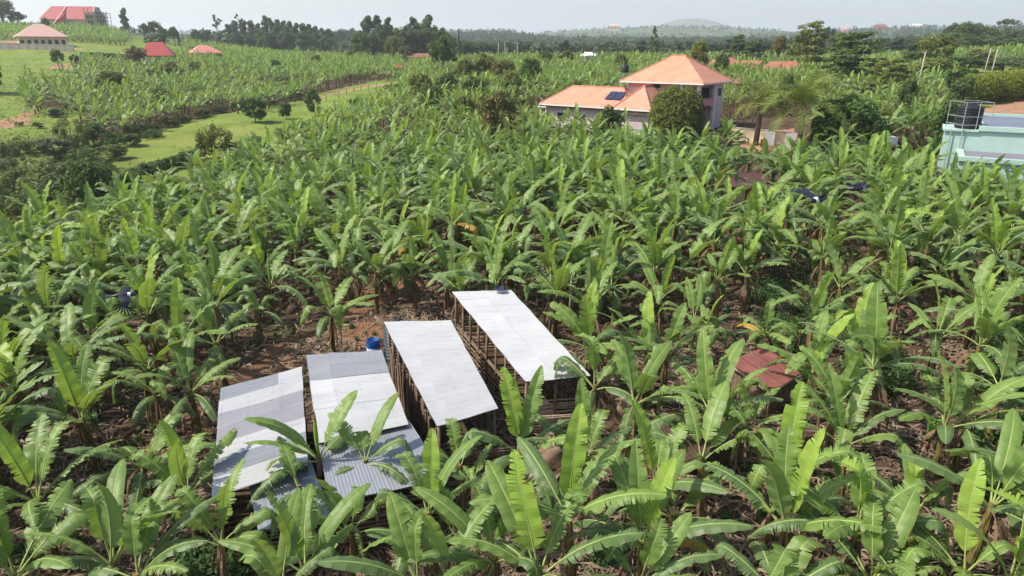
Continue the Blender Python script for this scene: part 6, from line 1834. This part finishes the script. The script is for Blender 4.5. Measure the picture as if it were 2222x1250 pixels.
def keep_apart(c, fixed, r):
    out = list(map(tuple, fixed)); res = []
    cell = {}
    def key(p_): return (int(math.floor(p_[0]/r)), int(math.floor(p_[1]/r)))
    for p_ in out: cell.setdefault(key(p_), []).append(p_)
    for p_ in map(tuple, c):
        kx, ky = key(p_); bad = False
        for i in (-1, 0, 1):
            for j in (-1, 0, 1):
                for q_ in cell.get((kx+i, ky+j), ()):
                    if (q_[0]-p_[0])**2+(q_[1]-p_[1])**2 < r*r: bad = True
        if not bad: cell.setdefault((kx, ky), []).append(p_); res.append(p_)
    return np.array(res)
c = candidates(9.5, 240, 1.95, 1.12)
ok, u, v = grove_ok(c[:, 0], c[:, 1]); c, u, v = c[ok], u[ok], v[ok]
# the front rows were all picked by hand: inside the frame there only add what stands between, further back fill densely
dn = np.min(np.hypot(c[:, 0, None]-placed[None, :, 0], c[:, 1, None]-placed[None, :, 1]), axis=1)
infr = (u > -30) & (u < 2250) & (v < 1500)
front = infr & (c[:, 1] < 27)
need = np.where(front, np.where((u < 430) | (u > 1500), 1.9, 2.3), np.where(c[:, 1] < 34, 2.0, 1.7))
sel = dn > need
sel &= ~(front & (rg.random(len(c)) < .25))
c = keep_apart(c[sel], [], 1.4)
u, v = proj(c[:, 0], c[:, 1], terrain(c[:, 0], c[:, 1]))
uc, vc = proj(c[:, 0], c[:, 1], terrain(c[:, 0], c[:, 1])+2.4)
vis = (uc > -20) & (uc < 2242) & (vc < 1262)
order = np.argsort(c[:, 1])
n_ind = 0; LIMIT = 300-len(NEARP)
rest = []
def zone(uu, vv, y):
    if vv > 760:
        return 'leafy banana plant filling the gap between the larger plants below the shed roofs' if 430 < uu < 1500 else ('leafy banana plant among the larger plants left of the sheds' if uu <= 430 else 'leafy banana plant among the larger plants right of the hut roofs')
    if uu < 420: return 'banana plant in the dense left part of the grove, round the left crow'
    if uu < 800: return 'banana plant in the dense stand behind the bare slope left of the barrel'
    if uu < 1200: return 'banana plant in the dense stand behind the white roofed sheds'
    if uu < 1600: return 'banana plant in the dense stand between the papaya tree and the clipped bush'
    return 'banana plant in the dense stand round the right crows'
USED = set()
def relate(uu, vv):
    d = sorted((math.hypot(uu-q[0], vv-q[1]), k) for k, q in enumerate(NEARP))
    for dist, k in d[:4]:
        if dist > 150: break
        q = NEARP[k]; dx, dy = uu-q[0], vv-q[1]
        rel = ('just right of' if dx > 0 else 'just left of') if abs(dx) > abs(dy) else ('just in front of' if dy > 0 else 'just behind')
        if (k, rel) in USED: continue
        nm = q[4].replace('banana plant', 'one', 1)
        t_ = 'banana plant '+rel+' the '+nm
        if len(t_.replace(',', ' ').split()) > 16: continue
        USED.add((k, rel))
        return t_
    return None
for i in order:
    x, y = c[i]
    z = tz(x, y)
    sucker = rg.random() < .10
    s = rg.uniform(.6, .8) if sucker else rg.uniform(1.02, 1.28)
    h = rg.uniform(.8, 1.3) if sucker else rg.uniform(1.5, 2.8)
    if vis[i] and n_ind < LIMIT:
        mid_plant((x, y, z), h, s, relate(uc[i], vc[i]) or zone(uc[i], vc[i], y), rg); n_ind += 1
        if rg.random() < .4: a_ = rg.uniform(0, 6.28); rest.append((x+.6*math.cos(a_), y+.6*math.sin(a_), z, rg.uniform(.7, 1.5), rg.uniform(.5, .8)))
    else: rest.append((x, y, z, h, s))
rest = np.array(rest)
rest[:, 4] *= np.interp(rest[:, 1], [50, 110], [1., .80])
mass('banana_grove', 'closed mass of banana plants behind the nearer rows, up to the orange tiled house', [r for r in rest if r[1] < 80], MID_GEO, seed=3)
mass('banana_field', 'far banana plants reading as one green mass round and behind the orange tiled house', [r for r in rest if r[1] >= 80], FAR_GEO, seed=4)
for i, (uu, vv, w_, h_, m_, k_) in enumerate([(330, 190, 5, 3.2, 'fol_mid', 'broad'), (430, 170, 5, 3.5, 'fol_olive', 'bush'), (520, 190, 4, 3.0, 'fol_mid', 'scrub'), (600, 165, 4.5, 3.6, 'fol_mango', 'broad'), (690, 150, 5, 3.8, 'fol_olive', 'bush'), (760, 140, 4.5, 4, 'fol_mid', 'broad'), (470, 140, 5, 4, 'fol_mid', 'scrub'), (270, 235, 4, 3, 'fol_scrub', 'scrub'), (350, 235, 4, 2.8, 'fol_mid', 'bush'), (820, 150, 5, 4.2, 'fol_olive', 'scrub'), (560, 210, 4, 2.8, 'fol_scrub', 'scrub')]):
    q_ = on_ground(uu, vv); tree('hill_shrub', 'shrub scattered among the plants of the banana hill beyond the pasture', k_, (q_.x, q_.y, q_.z), h_+1.2, w_, m_, 'shrubs on the banana hill', 'shrub')
# low garden shrubs in front of the house
for i, (a_, b_, h_, w_, m_) in enumerate([(-2.5, 1.5, 1.3, 2.0, 'fol_mid'), (-1.0, -2.5, 1.5, 2.2, 'fol_hedge'), (3.5, -7.5, 1.4, 2.4, 'fol_mid'), (7.5, -7.0, 1.2, 2.0, 'fol_mango'), (-5.0, -1.0, 1.6, 2.4, 'fol_mid'), (-4.5, -6.0, 1.4, 2.2, 'fol_olive'), (0.5, -8.0, 1.5, 2.4, 'fol_mid'), (11.0, -6.5, 1.4, 2.2, 'fol_mid'), (15.0, -6.5, 1.5, 2.4, 'fol_mango'), (19.5, -6.0, 1.4, 2.2, 'fol_mid'), (-2.0, -11.0, 1.5, 2.4, 'fol_mid'), (5.0, -11.5, 1.6, 2.6, 'fol_mango'), (13.0, -10.5, 1.6, 2.6, 'fol_mid')]):
    q_ = hp(a_, b_, 0); tree('garden_shrub', 'low garden shrub between the orange tiled house and the banana plants', 'bush', (q_[0], q_[1], tz(q_[0], q_[1])), h_, w_, m_, 'garden shrubs before the house', 'bush')
# banana hill beyond the pasture
c = candidates(90, 330, 2.25, .75)
u, v = proj(c[:, 0], c[:, 1], terrain(c[:, 0], c[:, 1]))
okh = inside(HILL, u+14*np.sin(c[:, 1]*.21)+8*np.sin(c[:, 0]*.43), v+7*np.sin(c[:, 0]*.17+c[:, 1]*.05)+5*np.sin(c[:, 0]*.47+1.))
okh &= ~((np.sin(c[:, 0]*.11+2*np.sin(c[:, 1]*.05))+np.sin(c[:, 1]*.09+c[:, 0]*.03)) > 1.62)
extra = np.array([(x, y) for x, y in candidates(295, 420, 3.4, .75)])
ue, ve = proj(extra[:, 0], extra[:, 1], terrain(extra[:, 0], extra[:, 1]))
oke = ((ue > -60) & (ue < 275) & (extra[:, 1] > 305)) | ((ue > 400) & (ue < 900) & (extra[:, 1] < 360))
c = np.concatenate([keep_apart(c[okh], [], 1.7), extra[oke]])
hz = terrain(c[:, 0], c[:, 1])
mass('banana_hill', 'banana plantation covering the hill beyond the pasture, too many to count', np.c_[c, hz, rg.uniform(.9, 2.1, len(c)), rg.uniform(.95, 1.3, len(c))], FAR_GEO, seed=5)

# ------------------------------------------------------------------ ground litter and herbs
def litter():
    r = np.random.default_rng(8); n = 36000
    y = 9+42*r.random(n)**1.25; x = (r.random(n)*2-1)*(.95*y+4)
    # heaps
    hp_ = [on_ground(1950, 965), on_ground(1250, 1195), on_ground(1010, 1225), on_ground(1480, 760), on_ground(2080, 770), on_ground(1560, 1215), on_ground(1440, 1220), on_ground(700, 760), on_ground(880, 690)]
    xs, ys, zs = [x], [y], [np.zeros(n)]
    for i, p_ in enumerate(hp_):
        m = 420; a = r.uniform(0, 6.28, m); k = r.random(m)**.7*1.5
        xs.append(p_.x+np.cos(a)*k); ys.append(p_.y+np.sin(a)*k); zs.append(np.maximum(0, .35-.22*k)*r.random(m))
    x, y, dz = np.concatenate(xs), np.concatenate(ys), np.concatenate(zs)
    ok = np.ones(len(x), bool)
    for q in SHEDQ: ok &= ~in_quad(q, x, y, -.2)
    x, y, dz = x[ok], y[ok], dz[ok]; n = len(x)
    L = r.uniform(.10, .95, n)**1.2; W = r.uniform(.008, .048, n)
    a = r.uniform(0, 6.28, n); z = terrain(x, y)+.03+dz
    d = np.c_[np.cos(a), np.sin(a), r.normal(0, .14, n)]; s = np.c_[-np.sin(a), np.cos(a), r.normal(0, .35, n)]
    P = np.c_[x, y, z]
    up = np.c_[np.zeros(n), np.zeros(n), r.uniform(.02, .12, n)]
    A0, A1, B0, B1, C0, C1 = (P-d*L[:, None]/2-s*W[:, None]*.4, P-d*L[:, None]/2+s*W[:, None]*.4, P-s*W[:, None]+up, P+s*W[:, None]+up, P+d*L[:, None]/2-s*W[:, None]*.3, P+d*L[:, None]/2+s*W[:, None]*.3)
    V = np.stack([A0, A1, B0, B1, C0, C1], 1).reshape(-1, 3)
    b = np.arange(n)*6
    Q = np.concatenate([np.stack([b, b+1, b+3, b+2], 1), np.stack([b+2, b+3, b+5, b+4], 1)])
    tag(link('leaf_litter', quad_mesh('leaf_litter', V, Q, [M['litter']])), 'dry brown banana leaves and strips strewn over the plantation soil', kind='stuff')
litter()
def herbs():
    r = np.random.default_rng(9)
    spots = []
    def patch(poly, n, h):
        us = [p_[0] for p_ in poly]; vs = [p_[1] for p_ in poly]
        k = 0
        while k < n:
            uu, vv = r.uniform(min(us), max(us)), r.uniform(min(vs), max(vs))
            if inside(poly, uu, vv):
                p_ = on_ground(uu, vv); spots.append((p_.x, p_.y, p_.z, h*r.uniform(.5, 1.2))); k += 1
    patch([(1630, 610), (1800, 590), (1860, 700), (1780, 770), (1640, 760)], 240, .75)
    patch([(1820, 790), (1960, 770), (1990, 850), (1840, 880)], 110, .7)
    patch([(2120, 720), (2240, 700), (2240, 880), (2110, 870)], 130, .8)
    patch([(2090, 940), (2240, 900), (2240, 1110), (2140, 1120)], 80, .8)
    patch([(380, 1180), (520, 1180), (540, 1260), (380, 1260)], 60, .5)
    patch([(1290, 1160), (1400, 1160), (1400, 1230), (1290, 1230)], 60, .5)
    n = 900; y = 10+45*r.random(n)**1.2; x = (r.random(n)*2-1)*(.95*y+4); z = terrain(x, y)
    for i in range(n): spots.append((x[i], y[i], z[i], r.uniform(.12, .4)))
    S = np.array(spots); ok = np.ones(len(S), bool)
    for q in SHEDQ: ok &= ~in_quad(q, S[:, 0], S[:, 1], .1)
    bl = [(a, b, c_+h*.45, h*.55, h*.55, h*.5) for a, b, c_, h in S[ok]]
    V, Q = leaf_cloud(r, bl, 34, .085, up=.8)
    tag(link('herb_cover', quad_mesh('herb_cover', V, Q, [M['fol_weed']])), 'low dark green herbs and crops growing between the banana plants', kind='stuff')
herbs()
def tussocks():
    r = np.random.default_rng(10); pts = []
    ys = np.exp(r.uniform(math.log(55), math.log(230), 60000)); ss = r.uniform(-.85, -.05, 60000)
    x, y = ss*ys, ys; z = terrain(x, y); u_, v_ = proj(x, y, z)
    ok = inside(MEADOW, u_, v_) & (r.random(len(x)) < .22)
    ok |= inside(PASTURE, u_, v_) & (r.random(len(x)) < .02)
    x, y, z = x[ok], y[ok], z[ok]
    h = r.uniform(.10, .34, len(x))*np.clip(.6+r.normal(0, .5, len(x)), .3, 2.0)
    bl = [(a, b, c_+q*.4, q*1.3, q*1.3, q*.8) for a, b, c_, q in zip(x, y, z, h)]
    V, Q = leaf_cloud(r, bl, 12, .12, up=1.2)
    tag(link('meadow_tussocks', quad_mesh('meadow_tussocks', V, Q, [M['fol_grass']])), 'grass tussocks and low scrub over the pasture and yellow meadow', kind='stuff')
tussocks()

# ------------------------------------------------------------------ far woods on the ridges
def far_woods():
    r = np.random.default_rng(12)
    n = 36000
    Y = np.exp(r.uniform(math.log(340), math.log(5200), n)); s = r.uniform(-.82, .82, n)
    x = s*Y; z = terrain(x, Y); u_, v_ = proj(x, Y, z)
    nz = np.sin(x*.011+1.3*np.sin(Y*.006))+np.sin(Y*.013+x*.004)+.6*np.sin(x*.031+Y*.027)
    dens = np.where(nz > .5, .55, .07)
    dens = np.where((Y > 950) & (Y < 1450) & (u_ > 560) & (u_ < 1220), .95, dens)     # dark wood on the middle ridge
    dens = np.where((Y > 600) & (Y < 1500) & (u_ > 1040) & (u_ < 1700), np.maximum(dens, .8), dens)
    dens = np.where((Y > 350) & (u_ > 2040) & (Y < 1200), .8, dens)
    dens = np.where((Y > 420) & (Y < 900) & (u_ > 560) & (u_ < 1000), .7, dens)
    dens = np.where((Y < 620) & (u_ > 1000) & (u_ < 2000), .5, dens)
    dens = np.where((u_ < 420) & (Y < 700), 0, dens)
    ok = r.random(n) < dens
    x, Y, z = x[ok], Y[ok], z[ok]
    h = r.uniform(6, 13, len(x))*np.clip(Y/900, .75, 1.2)*np.where(Y > 1600, .6, 1.)
    w = h*r.uniform(.28, .5, len(x))
    bl = [(a, b, c_+q*.55, ww, ww, q*.48) for a, b, c_, q, ww in zip(x, Y, z, h, w)]
    V, Q = leaf_cloud(r, bl, 32, 1.9)
    tag(link('far_woods', quad_mesh('far_woods', V, Q, [M['fol_far']])), 'far hazy woods and scattered trees on the ridges below the skyline', kind='stuff')
far_woods()

# ------------------------------------------------------------------ air, sky, sun, camera
HZ = NT('haze')
pv = HZ.n('ShaderNodeVolumePrincipled'); pv.inputs['Color'].default_value = (.88, .92, 1.0, 1); pv.inputs['Density'].default_value = .00023
pv.inputs['Anisotropy'].default_value = .25
HZ.t.links.new(pv.outputs[0], HZ.out.inputs['Volume'])
z_lo, z_hi = float(TG.min())-2., max(float(TG.max()), CONE.z+40.)+30.
mb = MB(); mb.box((0, 4400, (z_lo+z_hi)/2), (36000, 10400, z_hi-z_lo))
hz_o = mb.build('haze', HZ.m); tag(hz_o, 'pale blue haze veiling the far hills', kind='stuff')

SUN_EL, SUN_AZ = 50., -97.     # azimuth measured from +Y towards +X
w = bpy.data.worlds.new('World'); SC.world = w; w.use_nodes = True
nt = w.node_tree; bg = nt.nodes['Background']
sky = nt.nodes.new('ShaderNodeTexSky'); sky.sky_type = 'NISHITA'; sky.sun_disc = False
sky.sun_elevation = R(SUN_EL); sky.sun_rotation = R(SUN_AZ); sky.air_density = 1.0; sky.dust_density = 2.0; sky.ozone_density = 1.2
nt.links.new(sky.outputs[0], bg.inputs[0]); bg.inputs[1].default_value = .15
sd = bpy.data.lights.new('sun', 'SUN'); sd.energy = 5.0; sd.angle = R(.8); sd.color = (1.0, .94, .84)
so = link('sun', sd)
a, e = R(SUN_AZ), R(SUN_EL)
dirv = Vector((math.sin(a)*math.cos(e), math.cos(a)*math.cos(e), math.sin(e)))
so.rotation_euler = dirv.to_track_quat('Z', 'Y').to_euler()
cam = bpy.data.cameras.new('camera'); cam.sensor_width = 36; cam.lens = 36*F/2222.; cam.clip_start = .1; cam.clip_end = 30000
co = link('camera', cam, None, (0, 0, H)); co.rotation_euler = (PI/2-PITCH, 0, 0)
SC.camera = co
SC.view_settings.view_transform = 'Standard'; SC.view_settings.look = 'None'; SC.view_settings.exposure = 0.45; SC.view_settings.gamma = 1
cy = SC.cycles
cy.max_bounces = 6; cy.diffuse_bounces = 3; cy.glossy_bounces = 2; cy.transmission_bounces = 3; cy.volume_bounces = 1; cy.transparent_max_bounces = 4
cy.caustics_reflective = False; cy.caustics_refractive = False
cy.use_adaptive_sampling = True; cy.adaptive_threshold = .015
cy.use_denoising = True
cy.sample_clamp_indirect = 6
